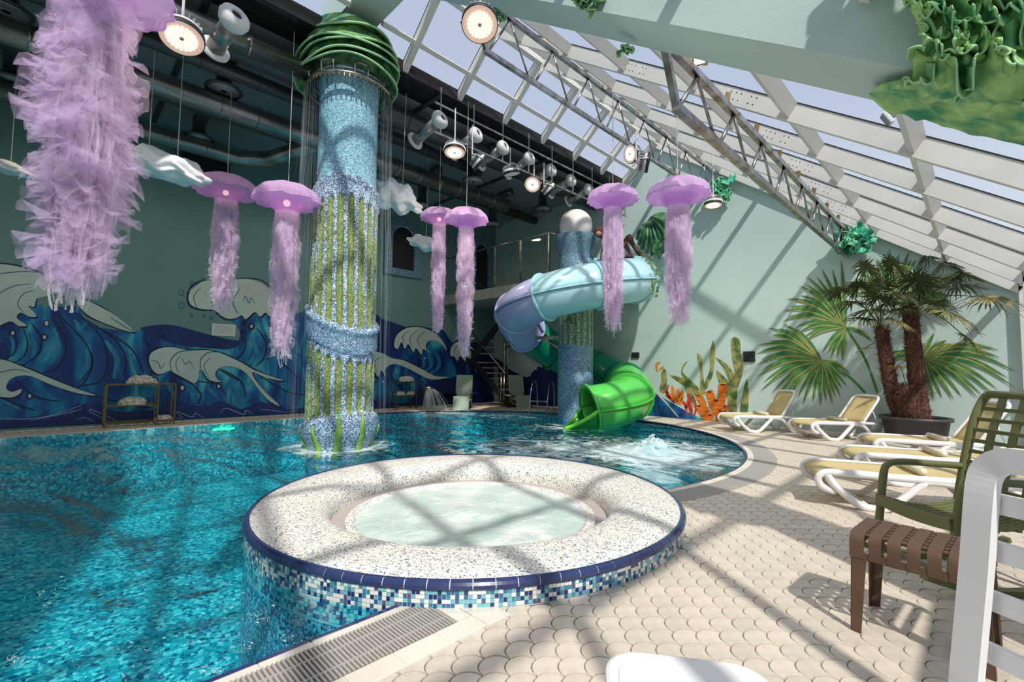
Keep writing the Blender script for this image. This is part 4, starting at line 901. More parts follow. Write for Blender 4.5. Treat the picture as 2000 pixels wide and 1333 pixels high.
# ------------------------------------------------------------------ seaweed sculptures
def weed(name, lab, c, rx, ry, rz, n, m, seed, size=.3, sheets=0):
    random.seed(seed); o = thing(name, lab, 'sculpture', c); c = Vector(c)
    for k in range(n):
        p0 = c+Vector((random.uniform(-rx, rx), random.uniform(-ry, ry), random.uniform(-rz, rz))); d = Vector((random.uniform(-.6, .6), -random.uniform(.2, .9), random.uniform(-1, -.2))).normalized()
        L_ = size*random.uniform(.7, 1.3); sd_ = d.cross(Vector((random.uniform(-1, 1), random.uniform(-1, 1), random.uniform(-1, 1)))).normalized(); up = d.cross(sd_); ph = random.random()*6
        def fn(u, v): return p0+d*L_*u+sd_*(v-.5)*L_*.9*(.35+sin(PI*min(u+.15, 1)))+up*(L_*.16*sin(u*13+ph)*abs(2*v-1)**1.5+L_*.12*(2*v-1)**2)
        mb = MB(); mb.grid(fn, 14, 9); mb.build('frond', m, o, smooth=True, solid=.012)
        mb = MB(); mb.tube([fn(i/13, 0) for i in range(14)], .008, 5).tube([fn(i/13, 1) for i in range(14)], .008, 5); mb.build('frond_edge', M['leaf_tip'], o, smooth=True)
    return o
weed('seaweed_bracket', 'turquoise seaweed cluster on the wall where the upper truss ends', (-4.62, 12.2, 6.06), .2, .1, .2, 22, M['teal_weed'], 3, .26)
weed('seaweed_bracket', 'turquoise seaweed cluster on the wall at the end of the lower truss', (-1.82, 12.2, 4.22), .22, .1, .2, 22, M['teal_weed'], 4, .26)
weed('seaweed_tuft', 'green seaweed tuft hanging from the top edge of the plaster beam', (-2.34, 3.26, 4.66), .05, .02, .07, 8, M['leaf_sc'], 5, .17)
weed('seaweed_tuft', 'tiny dark green seaweed tuft under the plaster beam', (-2.24, 3.72, 4.36), .05, .03, .02, 5, M['leaf_dk'], 6, .07)
weed('seaweed_tuft', 'small seaweed tuft beside the big round lamp under the beam', (-4.15, 3.85, 5.85), .05, .04, .03, 5, M['leaf_sc'], 8, .10)
def big_weed():
    o = thing('seaweed_drape', 'large ruffled green seaweed relief draped over the right end of the beam', 'sculpture', (.05, 3.3, 2.7))
    random.seed(21)
    def base(u, v):   # sheet over the front face and under the soffit
        X = .50-.80*u-.14*sin(v*9)*u
        zs = 2.87-.716*X
        s_ = v*1.55
        if s_ < .95: y = 3.24-.07*abs(noise.noise(Vector((u*4, v*5, 0)))); z = zs+.95-s_-.0
        else: y = 3.24+(s_-.95); z = zs-.05
        return Vector((X, y, z))
    def fn(u, v):
        p = base(u, v); n_ = noise.noise(Vector((u*6, v*8, 3))); f = (1-abs(noise.noise(Vector((u*7+2, v*5, 9))))*3)
        dr = Vector((0, -1, 0)) if v*1.55 < .95 else Vector((0, 0, -1))
        return p+dr*(.04+.09*max(0, f)+.03*n_)*(1 if v < .6 else .35)
    mb = MB(); mb.grid(fn, 90, 110); mb.build('drape_body', M['drape'], o, smooth=True)
    for k in range(64):
        u0, v0 = random.uniform(.05, .98), random.uniform(.0, .62)
        du, dv = random.uniform(-.25, .25), random.uniform(-.12, .26); ph = random.random()*6
        mb = MB()
        def rf(u, v):
            uu = u0+du*u+.035*sin(u*14+ph); vv = v0+dv*u; p = fn(min(1, max(0, uu)), min(.66, vv))
            return p+Vector((.035*sin(u*14+ph)*v, -.075*v*(.4+sin(PI*u)*.6), -.03*v+.02*cos(u*17+ph)*v))
        mb.grid(rf, 34, 6); mb.build('ruffle', M['drape'], o, smooth=True, solid=.010)
        MB().tube([rf(i/33, 1) for i in range(34)], .0055, 5).build('ruffle_edge', M['leaf_tip'], o, smooth=True)
    # flat painted lobes under the soffit
    for k in range(9):
        y = 3.36+k*.058; x0 = -.15-.12*random.random(); mb = MB(); x1 = .45
        def lf(u, v): X = x1+(x0-x1)*u; return Vector((X, y+.035*(v-.5)*2*(1-u)**.5+.012*sin(u*15+k), 2.855-.716*X-.02*sin(u*20+k)*.5-.012))
        mb.grid(lf, 24, 3); mb.build('soffit_lobe', M['drape'], o, smooth=True, solid=.008)
big_weed()
shell = thing('shell_sculpture', 'striped green seaweed shell hanging on the far wall behind the jellyfish', 'sculpture', (-6.55, 12.2, 5.5))
cs = Vector((-6.7, 12.28, 5.75))
for k in range(9):
    a0 = -.15-k*.17; mb = MB(); L_ = [1.0, 1.05, 1.05, 1.0, .95, .85, .75, .62, .5][k]
    def fn(u, v): a = a0-.10*v-u*.55; r = .15+u*L_; return cs+Vector((r*cos(a)*1.0+.0, -.10-.22*sin(PI*min(1, u*1.05))-.05*sin(PI*v), r*sin(a)*1.05+.0))
    mb.grid(lambda u, v: fn(u, v), 20, 5); mb.build('lobe', M['leaf_sc'] if k % 2 else M['leaf_dk'], shell, smooth=True, solid=.05)
MB().ball(cs+Vector((.35, -.05, -.30)), .42, 24, 14, (1, .45, .9)).build('body', M['leaf_dk'], shell, smooth=True)
MB().tube(smooth_path([cs+Vector(q) for q in [(.15, -.1, -.55), (.42, -.16, -.85), (.30, -.18, -1.0), (.42, -.14, -1.12), (.36, -.1, -1.28)]], 5), [.22-.2*i/20 for i in range(21)], 10).build('tail', M['leaf_sc'], shell, smooth=True)

# ------------------------------------------------------------------ hanging jellyfish
def jelly(x, y, d, wpx, ybot, lab, seed, big=False, bulb=None, ztop=None, tint=0):
    random.seed(seed)
    c = dp(x, y, d); rad = wpx/2*d/FOC; zb = (c-(ybot-y)*d/FOC*Vector((0, 0, 1))).z
    o = thing('jellyfish_lantern', lab, 'lantern', c, 'tulle jellyfish lanterns hanging over the pool')
    fold = lambda u, k: 1+.035*sin(u*2*PI*16+seed)*k
    def dome(u, v):
        a = 2*PI*u; t = v*PI*.5; r = rad*sin(t)**.8*fold(u, v); z = rad*.58*cos(t)+rad*.025*sin(u*2*PI*8)*v
        return c+Vector((r*cos(a), r*sin(a), z))
    mb = MB(); mb.grid(dome, 96, 12, True); mb.build('dome', M['dome'], o, smooth=True)
    def und(u, v):
        a = 2*PI*u; r = rad*(1-v*.66)*fold(u, 1-v); z = rad*(.02*sin(u*2*PI*8)*(1-v)+.14*sin(PI*v)-.34*v**1.5)
        return c+Vector((r*cos(a), r*sin(a), z))
    mb = MB(); mb.grid(und, 96, 9, True); mb.build('underside', M['dome_in'] if not big else M['dome'], o, smooth=True)
    mb = MB().tube([dome(i/96, 1) for i in range(96)], rad*.018, 5, closed=True); mb.build('rim', M['dome'], o, smooth=True)
    MB().tube([c+Vector((0, 0, rad*.5)), Vector((c.x, c.y, ztop or 6.9))], .006, 5).build('cord', M['cord'], o)
    L_ = c.z-rad*.25-zb; nr = rad*.34
    def neck(u, v):
        a = 2*PI*u; r = nr*(1+.08*v)*(1+.06*sin(u*2*PI*12)); return c+Vector((r*cos(a), r*sin(a), -rad*.26-L_*.42*v))
    mb = MB(); mb.grid(neck, 60, 6, True); mb.build('inner_sleeve', M['tulle'], o, smooth=True)
    MB().lathe([(nr*1.5, rad*.02), (nr*1.05, -rad*.12), (nr*.98, -rad*.30)], c, 40).build('neck_gather', M['dome_in'], o, smooth=True)
    def ribbons(nm, n, mt, r0, r1, wmin, wmax, seg, amp, l0, l1):
        mb = MB()
        for k in range(n):
            a = random.uniform(0, 2*PI); rr = random.uniform(r0, r1); Lk = L_*random.uniform(l0, l1); z0 = random.uniform(0, .12)*L_; p1, p2 = random.random()*6, random.random()*6
            wd = random.uniform(wmin, wmax); fr = random.uniform(.8, 1.4)
            P = []; U = []
            for i in range(seg):
                t = i/(seg-1); s_ = 1+.30*sin(PI*t)-.15*t; zz = -rad*.22-z0-t*(Lk-z0)
                P.append(c+Vector((rr*s_*cos(a)+amp*sin(t*L_*9*fr+p1)*t**.5, rr*s_*sin(a)+amp*sin(t*L_*8*fr+p2)*t**.5, zz)))
                b = t*L_*7*fr+p1; U.append((cos(b), sin(b), .15*sin(b*2)))
            mb.strip(P, [wd*(.5+.9*abs(sin(i*1.3+p2)))*(1-.4*i/seg) for i in range(seg)], U)
        return mb.build(nm, mt, o, smooth=True, kind='stuff')
    k = 2.1 if big else 1
    ribbons('tulle_tentacles', int(90*k), M['tulle'], nr*.3, nr*1.0, rad*.08, rad*.18, int(30*k), rad*.05, .72, 1.0)
    ribbons('pale_tentacles', int(60*k), M['tulle_pale'], 0, nr*.9, rad*.06, rad*.15, int(30*k), rad*.045, .8, 1.0)
    ribbons('shiny_ribbons', int(16*k*k), M['tulle_white'], 0, nr*(1.05 if big else .6), rad*.03, rad*.06, int(30*k), rad*.04, .9, 1.05)
    mb = MB()
    for q in range(420 if not big else 0):
        a = random.uniform(0, 2*PI); t = random.random(); r_ = nr*(.7+.35*sin(PI*t)); p0 = c+Vector((r_*cos(a), r_*sin(a), -rad*.26-L_*t*.98)); od = Vector((cos(a), sin(a), random.uniform(-1.2, .3))).normalized(); tg = Vector((-sin(a), cos(a), random.uniform(-.6, .6))); h = rad*random.uniform(.10, .22)
        mb.add([p0-tg*h*.3, p0+tg*h*.3, p0+od*h+tg*h*random.uniform(-.5, .5)], [(0, 1, 2)])
    if mb.v: mb.build('tulle_fringe', M['tulle_pale'], o, kind='stuff')
    if big:   # ruffled fins
        mb = MB()
        for q in range(420):
            a = random.uniform(0, 2*PI); t = random.random(); zz = -rad*.3-L_*t*.92; r_ = nr*(.75+.45*sin(PI*min(1, t+.1)))
            p0 = c+Vector((r_*cos(a), r_*sin(a), zz)); od = Vector((cos(a+random.uniform(-.8, .8)), sin(a), random.uniform(-1.8, .5))).normalized(); tg = Vector((-sin(a), cos(a), random.uniform(-.5, .5))); h = rad*random.uniform(.12, .46); ph = random.random()*6
            mb.grid(lambda u, v: p0+tg*(u-.5)*h*1.3+od*h*v*(.5+.6*sin(PI*u))+Vector((0, 0, 1))*h*.22*sin(u*11+ph)*v, 9, 4)
        mb.build('ruffles', M['tulle_big'], o, smooth=True, kind='stuff')
    if bulb: MB().ball(c+Vector((.02, -.02, -.02)), bulb, 12, 8).build('bulb', mat('warm_bulb', (1, .72, .5, 1), .4, em=6) if 'warm_bulb' not in bpy.data.materials else bpy.data.materials['warm_bulb'], o, smooth=True)
    return o
jelly(186, -30, 3.5, 248, 590, 'huge lilac tulle jellyfish hanging close at upper left, its bell cut off', 1, True)
jelly(443, 376, 8.5, 112, 612, 'dark violet jellyfish with glowing bulb hanging right of the big white cloud', 2, bulb=.05)
jelly(562, 396, 7.6, 122, 706, 'violet jellyfish partly hidden behind the left side of the mosaic column', 3, bulb=.055)
jelly(858, 428, 10.6, 72, 652, 'smaller dim pink jellyfish just behind and left of a brighter one', 4, bulb=.05)
jelly(911, 432, 9.6, 84, 700, 'bright pink-violet jellyfish with long white ribbons on a visible cord left of the balcony', 5)
jelly(1197, 392, 8.9, 97, 652, 'lilac jellyfish hanging in front of the pale blue slide', 6)
jelly(1324, 384, 7.3, 118, 640, 'rightmost lilac jellyfish hanging before the sunlit green wall', 7)
# ------------------------------------------------------------------ clouds
def cloud(x, y, d, w_, h, lab, seed, zt=6.9, cords=2):
    random.seed(seed); c = dp(x, y, d); W_ = w_/2*d/FOC; H_ = h/2*d/FOC
    o = thing('foam_cloud', lab, 'cloud', c, 'white clouds hanging on cords')
    def fn(u, v):
        a = 2*PI*u; s_ = sin(PI*v); q = Vector((cos(a)*s_, sin(a)*s_, -cos(PI*v))); nn = noise.noise(q*2.2+Vector((seed, 0, 0)))*.28+noise.noise(q*5+Vector((0, seed, 0)))*.10
        k = 1+nn; lx = q.x*W_*k; ly = q.y*W_*.55*k; lz = q.z*H_*k*(1 if q.z > 0 else .8)+.16*H_*sin(q.x*9+seed)
        return c+_r*lx+Vector((_f.x, _f.y, 0))*ly+Vector((0, 0, lz-lx*.28))
    mb = MB(); mb.grid(fn, 60, 34, True); mb.build('body', M['cloud'], o, smooth=True)
    for s_ in ((-.42, .30) if cords == 2 else (0,)):
        p = c+_r*W_*s_+Vector((0, 0, H_*.3-W_*s_*.28)); MB().tube([p, Vector((p.x+.05, p.y, zt))], .007, 5).build('cord', M['cord'], o)
cloud(322, 328, 7.6, 158, 58, 'large flat white cloud on two cords right of the huge jellyfish', 3)
cloud(4, 326, 8.2, 110, 26, 'white cloud at the left edge behind the huge jellyfish', 5)
cloud(772, 387, 9.4, 92, 62, 'white cloud just right of the mosaic column', 9)
cloud(832, 478, 12, 66, 30, 'small white cloud in front of the arched window', 12, cords=1)
# ------------------------------------------------------------------ ceiling ducts
def duct(name, P, r, lab, m='duct', ribs=.6, cat='duct'):
    o = thing(name, lab, cat, P[0]); MB().tube(P, r, 20).build('pipe', M[m], o, smooth=True)
    for a, b in zip(P, P[1:]):
        a, b = Vector(a), Vector(b); n = int((b-a).length/ribs)
        MM = (b-a).to_track_quat('Z', 'Y').to_matrix()
        for i in range(1, n): MB().lathe([(r, -.015), (r+.014, -.01), (r+.014, .01), (r, .015)], a+(b-a)*i/n, 20, MM).build('joint_ring', M[m], o)
    return o
duct('air_duct', [(-9.95, -2.9, 6.22), (-9.95, 9.6, 6.22)], .20, 'long metal air duct along the dark ceiling ending left of the globe lamp')
duct('air_duct', [(-12.3, -2.9, 6.25), (-12.3, 3.0, 6.25), (-11.9, 3.6, 6.3), (-10.3, 4.2, 6.4)], .18, 'metal air duct close to the left wall that bends in towards the middle', )
duct('air_duct', [(-8.55, -2.9, 6.62), (-8.55, 12.2, 6.62)], .22, 'thick dark duct running behind the row of nozzles', 'duct_dark', 1.1)
duct('air_duct', [(-9.3, -2.9, 6.58), (-9.3, 8, 6.58)], .13, 'thin dark duct next to the thick one under the ceiling', 'duct_dark', .9)
duct('air_duct', [(-11.1, -2.9, 6.62), (-11.1, 12.2, 6.62)], .14, 'slim black duct above the middle of the shaded room', 'duct_dark', .9)
duct('air_duct', [(-7.95, -2.9, 6.35), (-7.95, 3.0, 6.35)], .15, 'shiny duct beside the lamp bar left of the column', 'duct', .9)
def diffuser(x, y, d, lab):
    c = dp(x, y, d); o = thing('air_diffuser', lab, 'vent', c, 'trumpet air diffusers below the ducts'); k = .8
    MB().lathe([(.0, .03), (.16, .02), (.30, .0), (.31, .03), (.20, .09), (.13, .18), (.12, .5)], c, 28).build('trumpet', M['duct_dark'], o, smooth=True)
    MB().lathe([(.05, -.01), (.13, -.012), (.13, .0), (.24, -.0), (.24, .012)], c, 28).build('cone_rings', M['lamp_body'], o, smooth=True)
    MB().tube(smooth_path([c+Vector((0, 0, .35)), c+Vector((0, 0, min(.65, 6.72-c.z))), c+Vector((.2, .0, min(.82, 6.80-c.z))), c+Vector((.8, .0, min(.86, 6.84-c.z)))], 4), .115, 14).build('elbow', M['duct_dark'], o, smooth=True)
for a in [(437, 178, 8.6, 'trumpet diffuser below the ducts left of the mosaic column top'), (388, 272, 10.5, 'smaller trumpet diffuser above the black round speaker'), (22, 160, 8.5, 'trumpet diffuser at the left edge behind the huge jellyfish'), (12, 22, 7, 'trumpet diffuser cut by the upper left corner'),
          (824, 404, 13.4, 'trumpet diffuser on an elbow right of the white cloud'), (962, 440, 14.6, 'trumpet diffuser right of the pink jellyfish bell'), (1060, 410, 14.5, 'trumpet diffuser left of the globe lamp'), (925, 355, 12.2, 'trumpet diffuser below the row of nozzles')]: diffuser(*a)
# ------------------------------------------------------------------ nozzle row with light bar
bar = thing('lamp_bar', 'slim white hanging frame carrying lamps along the edge of the dark ceiling', 'frame', (-7.45, 8, 6.0))
for z in (5.98, 6.58): MB().bar((-7.45, 5.2, z), (-7.45, 12.3, z), .035, .035).build('rail', M['steel'], bar)
for i in range(9): y = 5.35+i*.86; MB().bar((-7.45, y, 5.98), (-7.45, y, 6.95), .022, .022).build('hanger', M['lamp_body'], bar)
def nozzle(p, lab, s=1.0, lg=.75):
    o = thing('jet_nozzle', lab, 'nozzle', p, 'ball jet nozzles on the ceiling duct'); d = Vector((.92, .15, .30)).normalized(); MM = d.to_track_quat('Z', 'Y').to_matrix(); p = Vector(p)
    MB().lathe([(.055, .02), (.06, .05), (.10, .06), (.155, .02), (.17, -.03), (.15, -.10), (.10, -.15)], p, 26, MM).scale_(p, s).build('bell', M['lampwhite'], o, smooth=True)
    MB().disc(p+d*.025*s, .058*s, 16, MM).build('mouth', M['black'], o)
    MB().tube([p-d*.10*s, p-d*lg], .105*s, 18).build('barrel', M['duct'], o, smooth=True)
    MB().tube([p-d*lg*.95, p-d*lg*1.0], .17*s, 20).build('collar', M['lampwhite'], o, smooth=True)
def _sc(s, c, k):
    c = Vector(c); s.v = [tuple(c+(Vector(p)-c)*k) for p in s.v]; return s
MB.scale_ = _sc
for k, (x, y, d) in enumerate([(862, 232, 8.6), (932, 262, 9.7), (985, 287, 10.5), (1036, 308, 11.2), (1079, 331, 11.9), (1118, 351, 12.5), (1152, 369, 13.1)]):
    nozzle(dp(x, y, d), ['first and largest', 'second', 'third', 'fourth', 'fifth', 'sixth', 'last and farthest'][k]+' white ball nozzle in the row right of the mosaic column', 1.0)
nozzle(dp(460, 33, 5.2), 'white ball nozzle on a steel barrel left of the column top beside the lit lamp', .95, .55)
# ------------------------------------------------------------------ round high-bay lamps
def highbay(x, y, d, r, nrm_, lab, lit=True, zt=6.9, power=60):
    c = dp(x, y, d); o = thing('high_bay_lamp', lab, 'lamp', c, 'round high-bay lamps'); n = Vector(nrm_).normalized(); MM = n.to_track_quat('Z', 'Y').to_matrix()
    MB().lathe([(r*.96, .0), (r, -.01), (r*1.0, -.05), (r*.9, -.06)], c, 40, MM).build('rim', M['gasket'], o, smooth=True)
    MB().lathe([(r*.93, -.05), (r*.9, -.10), (r*.45, -.12), (r*.42, -.20), (r*.2, -.22)], c, 36, MM).build('housing', M['lampwhite'], o, smooth=True)
    fins = MB()
    for k in range(20):
        a = 2*PI*k/20; q = MM @ Vector((cos(a)*r*.66, sin(a)*r*.66, -.15)); fins.box(c+q, (r*.42, .006, .06), MM @ Matrix.Rotation(a, 3, 'Z'))
    fins.build('cooling_fins', M['lamp_body'], o, kind='stuff')
    MB().disc(c-n*.005, r*.95, 40, MM).build('lens', M['led_ring'] if lit else M['plastic'], o)
    if lit:
        mb = MB()
        for rr, nn in ((.62, 20), (.48, 16), (.34, 11), (.2, 7)):
            for k in range(nn): a = 2*PI*k/nn; mb.disc(c+n*.002+MM @ Vector((cos(a)*r*rr, sin(a)*r*rr, 0)), r*.06, 7, MM)
        mb.build('led_dots', M['lamp_on'], o, kind='stuff')
        MB().disc(c+n*.004, r*.09, 12, MM).build('sensor', M['lamp_body'], o)
    P = [c+MM @ Vector((r*1.02*cos(t), 0, -.03-r*1.15*sin(t))) for t in [PI*i/14 for i in range(15)]]
    MB().tube(P, .012, 6).build('bracket', M['lampwhite'], o, smooth=True)
    q = P[7]; MB().tube([q, Vector((q.x, q.y, zt))], .012, 6).build('stem', M['lampwhite'], o)
toC = lambda x, y, k: (-ray(x, y).normalized()*k+Vector((0, 0, -1)))
highbay(355, 76, 4.35, .185, toC(355, 76, .55), 'lit round lamp in a bracket beside the bell of the huge jellyfish', zt=6.6)
highbay(937, 49, 4.55, .18, toC(937, 49, 1.1), 'big lit round lamp hanging from the plaster beam at top centre', zt=5.2)
highbay(888, 299, 8.3, .19, toC(888, 299, .25), 'lit round lamp hanging at the left end of the lamp bar', zt=6.0)
highbay(1040, 361, 10.2, .18, toC(1040, 361, 1.6)+Vector((.0, -.5, 0)), 'lit round lamp turned to the camera at the middle of the lamp bar', zt=6.0)
highbay(1230, 301, 9.3, .185, Vector((-.35, -1, -.30)), 'lit round lamp standing on edge below the upper truss', zt=5.85)
highbay(1393, 402, 9.8, .18, toC(1393, 402, .10), 'lit round lamp facing the floor right of the last jellyfish', zt=5.9)
highbay(940, 321, 9.0, .18, (.3, .7, -.6), 'unlit grey round lamp turned away, right of the first lit lamp on the bar', False, zt=6.0)
highbay(1000, 341, 9.9, .18, (.0, .25, -1), 'unlit white round lamp seen edge-on on the bar before the tilted lit lamp', False, zt=6.0)
highbay(1077, 374, 10.6, .18, (.4, .8, -.7), 'unlit round lamp turned away just right of the tilted lit lamp', False, zt=6.0)
highbay(1268, 318, 9.0, .19, (.75, .5, -.15), 'unlit white round lamp seen from behind next to the edge-on lit lamp', False, zt=5.85)
o = thing('floodlight', 'small square lit floodlight on the underside of the plaster beam', 'lamp', dp(1366, 115, 4.9)); c = dp(1366, 115, 4.9); n = (-ray(1366, 115)).normalized(); MM = n.to_track_quat('Z', 'Y').to_matrix()
MB().box(c, (.17, .15, .06), MM).build('housing', M['steel'], o, bevel=.01); MB().box(c+n*.034, (.10, .09, .008), MM).build('lens', mat('white_led', (1, .95, .9, 1), .4, em=14), o)
MB().tube([c-n*.03, c-n*.03+Vector((.0, -.10, .14))], .018, 6).build('arm', M['brass'], o)
o = thing('wall_spotlight', 'unlit white spotlight clamped to a rafter left of the seaweed drape', 'lamp', dp(1733, 232, 5.0)); c = dp(1733, 232, 5.0)
MM = Vector((-.8, -.3, -.5)).normalized().to_track_quat('Z', 'Y').to_matrix()
MB().box(c, (.10, .15, .045), MM).build('head', M['lampwhite'], o, bevel=.012); MB().box(c+MM @ Vector((0, 0, .026)), (.075, .12, .006), MM).build('lens', M['lamp_body'], o); MB().bar(c, c+Vector((.14, 0, .03)), .03, .03).build('clamp', M['steel'], o)
# ------------------------------------------------------------------ sun loungers
def lounger(label, x, y, rz, ang, L=1.75, roll=True):
    o = thing('sun_lounger', label, 'lounger', (x, y, 0), 'white loungers with straw slings', R(rz)); k = L/1.75
    for s_ in (-1, 1):
        Y = .31*s_
        MB().tube(smooth_path([(1.24*k, Y, .335), (.7*k, Y, .335), (.2*k, Y, .345), (.06, Y, .335), (.0, Y, .28), (.03, Y*.97, .20), (.14, Y*.9, .15)], 4), [.037]*8+[.034]*17, 8).build('side_rail', M['plastic'], o, True, local=True)
        MB().tube(smooth_path([(.08, Y, .32), (.14, Y, .22), (.32, Y*1.02, .06), (.42, Y*1.03, .029), (.54, Y*1.03, .032), (.66, Y*1.02, .12), (.86, Y, .31)], 5), .036, 8).build('leg', M['plastic'], o, True, local=True)
        MB().tube(smooth_path([(.84*k, Y, .31), (1.0*k, Y, .315), (1.2*k, Y, .27), (1.36*k, Y*1.02, .12), (1.46*k, Y*1.03, .03), (1.56*k, Y*1.03, .03), (1.66*k, Y, .16), (1.72*k, Y, .30)], 5), .033, 8).build('leg', M['plastic'], o, True, local=True)
        MB().tube([(1.2*k, Y, .335), (1.73*k, Y, .31)], .026, 8).build('rear_rail', M['plastic'], o, True, local=True)
    MB().tube([(.14, -.28, .15), (.14, .28, .15)], .028, 8).tube([(.42, -.31, .033), (.42, .31, .033)], .02, 8).tube([(1.72*k, -.3, .30), (1.72*k, .3, .30)], .026, 8).build('cross_bar', M['plastic'], o, True, local=True)
    mb = MB(); mb.grid(lambda u, v: Vector((.02+1.20*k*u-.03*(1-u)**20, (v-.5)*.56, .357-.05*max(0, .06-u)/.06-.012*sin(PI*v))), 24, 8); mb.build('seat_sling', M['sling'], o, True, local=True, solid=.006)
    a = R(ang); hx, hz = 1.20*k, .35; Lb = .70*k
    def bp_(t, yy): return Vector((hx+cos(a)*t*Lb, yy, hz+sin(a)*t*Lb))
    P = [bp_(0, -.30), bp_(.5, -.30), bp_(.86, -.295), bp_(.97, -.25), bp_(1.0, -.17), bp_(1.0, .17), bp_(.97, .25), bp_(.86, .295), bp_(.5, .30), bp_(0, .30)]
    MB().tube(smooth_path(P, 3), .026, 8).build('back_frame', M['plastic'], o, True, local=True)
    mb = MB(); mb.grid(lambda u, v: bp_(u*.97, (v-.5)*.54)+Vector((-sin(a), 0, cos(a)))*-.02*sin(PI*v), 8, 8); mb.build('back_sling', M['sling'], o, True, local=True, solid=.006)
    if ang > 10:
        for s_ in (-1, 1): MB().tube([bp_(.55, .27*s_), Vector((hx+cos(a)*Lb*.55+.12, .27*s_, .33))], .012, 6).build('back_strut', M['plastic'], o, local=True)
    if roll: MB().tube([(.88*k, -.24, .395), (.88*k, .24, .395)], .036, 12).build('headrest_roll', M['roll'], o, True, local=True)
    return o
lounger('farthest lounger, beside the painted orange corals, back raised', -4.0, 10.72, 50, 58, 1.6)
lounger('second lounger, left of the potted palm, back raised', -2.55, 10.66, 52, 52, 1.6)
lounger('lounger in front of the palm pot with a shaded raised back', -1.26, 8.95, 27, 55)
lounger('lounger lying between the palm pot one and the nearest one', -1.22, 7.28, 25, 6)
lounger('nearest straw lounger, just behind the olive rocking chair arm', -1.31, 5.81, 25, 6)
# ------------------------------------------------------------------ palm
PP = Vector((-.90, 11.72, 0))
pot = thing('plant_pot', 'wide black plastic tub holding the twin-trunk palm', 'pot', PP)
MB().lathe([(.0, 0), (.43, 0), (.50, .43), (.55, .44), (.55, .50), (.51, .50), (.49, .45), (.49, .40)], PP, 48).build('tub', M['pot'], pot, True)
MB().lathe([(.0, .44), (.3, .45), (.50, .42)], PP, 30).build('soil', M['soil'], pot)
palm = thing('fan_palm', 'real fan palm with two hairy brown trunks in the black tub', 'palm', PP+Vector((0, 0, .45)))
fib = mat('palm_fibre', S(104, 66, 50), .9, c2=S(62, 40, 34), sc=25, bump=.8); fib2 = mat('pale_fibre', S(160, 120, 88), .9, c2=S(96, 62, 46), sc=20)
def trunk(P, r, seed):
    random.seed(seed); P = smooth_path(P, 8); n = len(P)
    rr = [r*(1+.25*(1-i/n)+.12*noise.noise(Vector((i*.5, seed, 0)))) for i in range(n)]
    MB().tube(P, rr, 18).build('trunk', fib, palm, True)
    for nm, mt, cnt in (('trunk_fibres', fib, 900), ('pale_trunk_fibres', fib2, 320)):
        mb = MB()
        for k in range(cnt):
            t = random.random()*(n-1); i = int(t); p = P[i].lerp(P[min(i+1, n-1)], t-i); a = random.uniform(0, 2*PI); od = Vector((cos(a), sin(a), 0)); tg = Vector((-sin(a), cos(a), 0))
            b = p+od*rr[i]*.9; L_ = random.uniform(.08, .19); tip = b+od*L_*random.uniform(.25, .6)+Vector((0, 0, L_*random.uniform(-.2, .9)))+tg*random.uniform(-.03, .03)
            w_ = random.uniform(.004, .012); mb.add([b-tg*w_, b+tg*w_, tip, b+od*.012+Vector((0, 0, .01))], [(0, 1, 2), (0, 2, 3), (1, 3, 2)])
        mb.build(nm, mt, palm, kind='stuff')
trunk([(-1.08, 11.70, .42), (-1.22, 11.72, .95), (-1.30, 11.74, 1.6), (-1.36, 11.74, 2.25)], .105, 1)
trunk([(-.80, 11.70, .42), (-.84, 11.70, 1.1), (-.88, 11.69, 1.9), (-.90, 11.68, 2.62)], .115, 2)
trunk([(-.95, 11.62, .42), (-.98, 11.58, .8), (-.99, 11.6, 1.08)], .15, 3)
gl = [mat('palm_leaf_dark', S(46, 62, 30), .45, c2=S(78, 88, 40), sc=3), mat('palm_leaf_olive', S(92, 96, 44), .5, c2=S(56, 70, 34), sc=4), mat('palm_leaf_tan', S(142, 128, 70), .6, c2=S(90, 92, 44), sc=4)]
def leaf(c0, px, py, d, L_, mt, seed, nb=28, droop=.42):
    random.seed(seed); L_ *= 1.3; c1 = dp(px, py, d); c0 = Vector(c0)
    c1.y = min(c1.y, 12.15); mid = (c0+c1)/2+Vector((0, 0, .12)); P = smooth_path([c0, mid, c1], 5)
    MB().tube(P, .008, 5).build('leaf_stalk', gl[1], palm, True)
    ax = (c1-mid).normalized(); sd_ = ax.cross(Vector((0, 0, 1))).normalized(); up = sd_.cross(ax)
    tilt = random.uniform(-.5, .5); sd_, up = sd_*cos(tilt)+up*sin(tilt), up*cos(tilt)-sd_*sin(tilt)
    mb = MB()
    for k in range(nb):
        a = R(-150+300*k/(nb-1)+random.uniform(-3, 3)); dr = ax*cos(a)+sd_*sin(a)+up*.12; dr.normalize(); l_ = L_*random.uniform(.8, 1.1)*(1-.12*abs(a)/2.6)
        sdd = dr.cross(up).normalized(); pts = []
        for i, t in enumerate((0, .3, .6, .82, 1.0)):
            p = c1+dr*l_*t+Vector((0, 0, -droop*l_*t**2.2*random.uniform(.8, 1.5))); w_ = (.005, .019, .016, .009, .001)[i]
            p.y = min(p.y, 12.36); zr_ = 3.1-.716*p.x; p.z = min(p.z, zr_)
            pts += [p-sdd*w_+up*.003, p-up*.004, p+sdd*w_+up*.003]
        mb.add(pts, [(3*i+j, 3*i+j+1, 3*i+j+4, 3*i+j+3) for i in range(4) for j in (0, 1)])
    mb.build('palm_leaf', mt, palm)
cR, cL = (-.90, 11.68, 2.6), (-1.36, 11.74, 2.22)
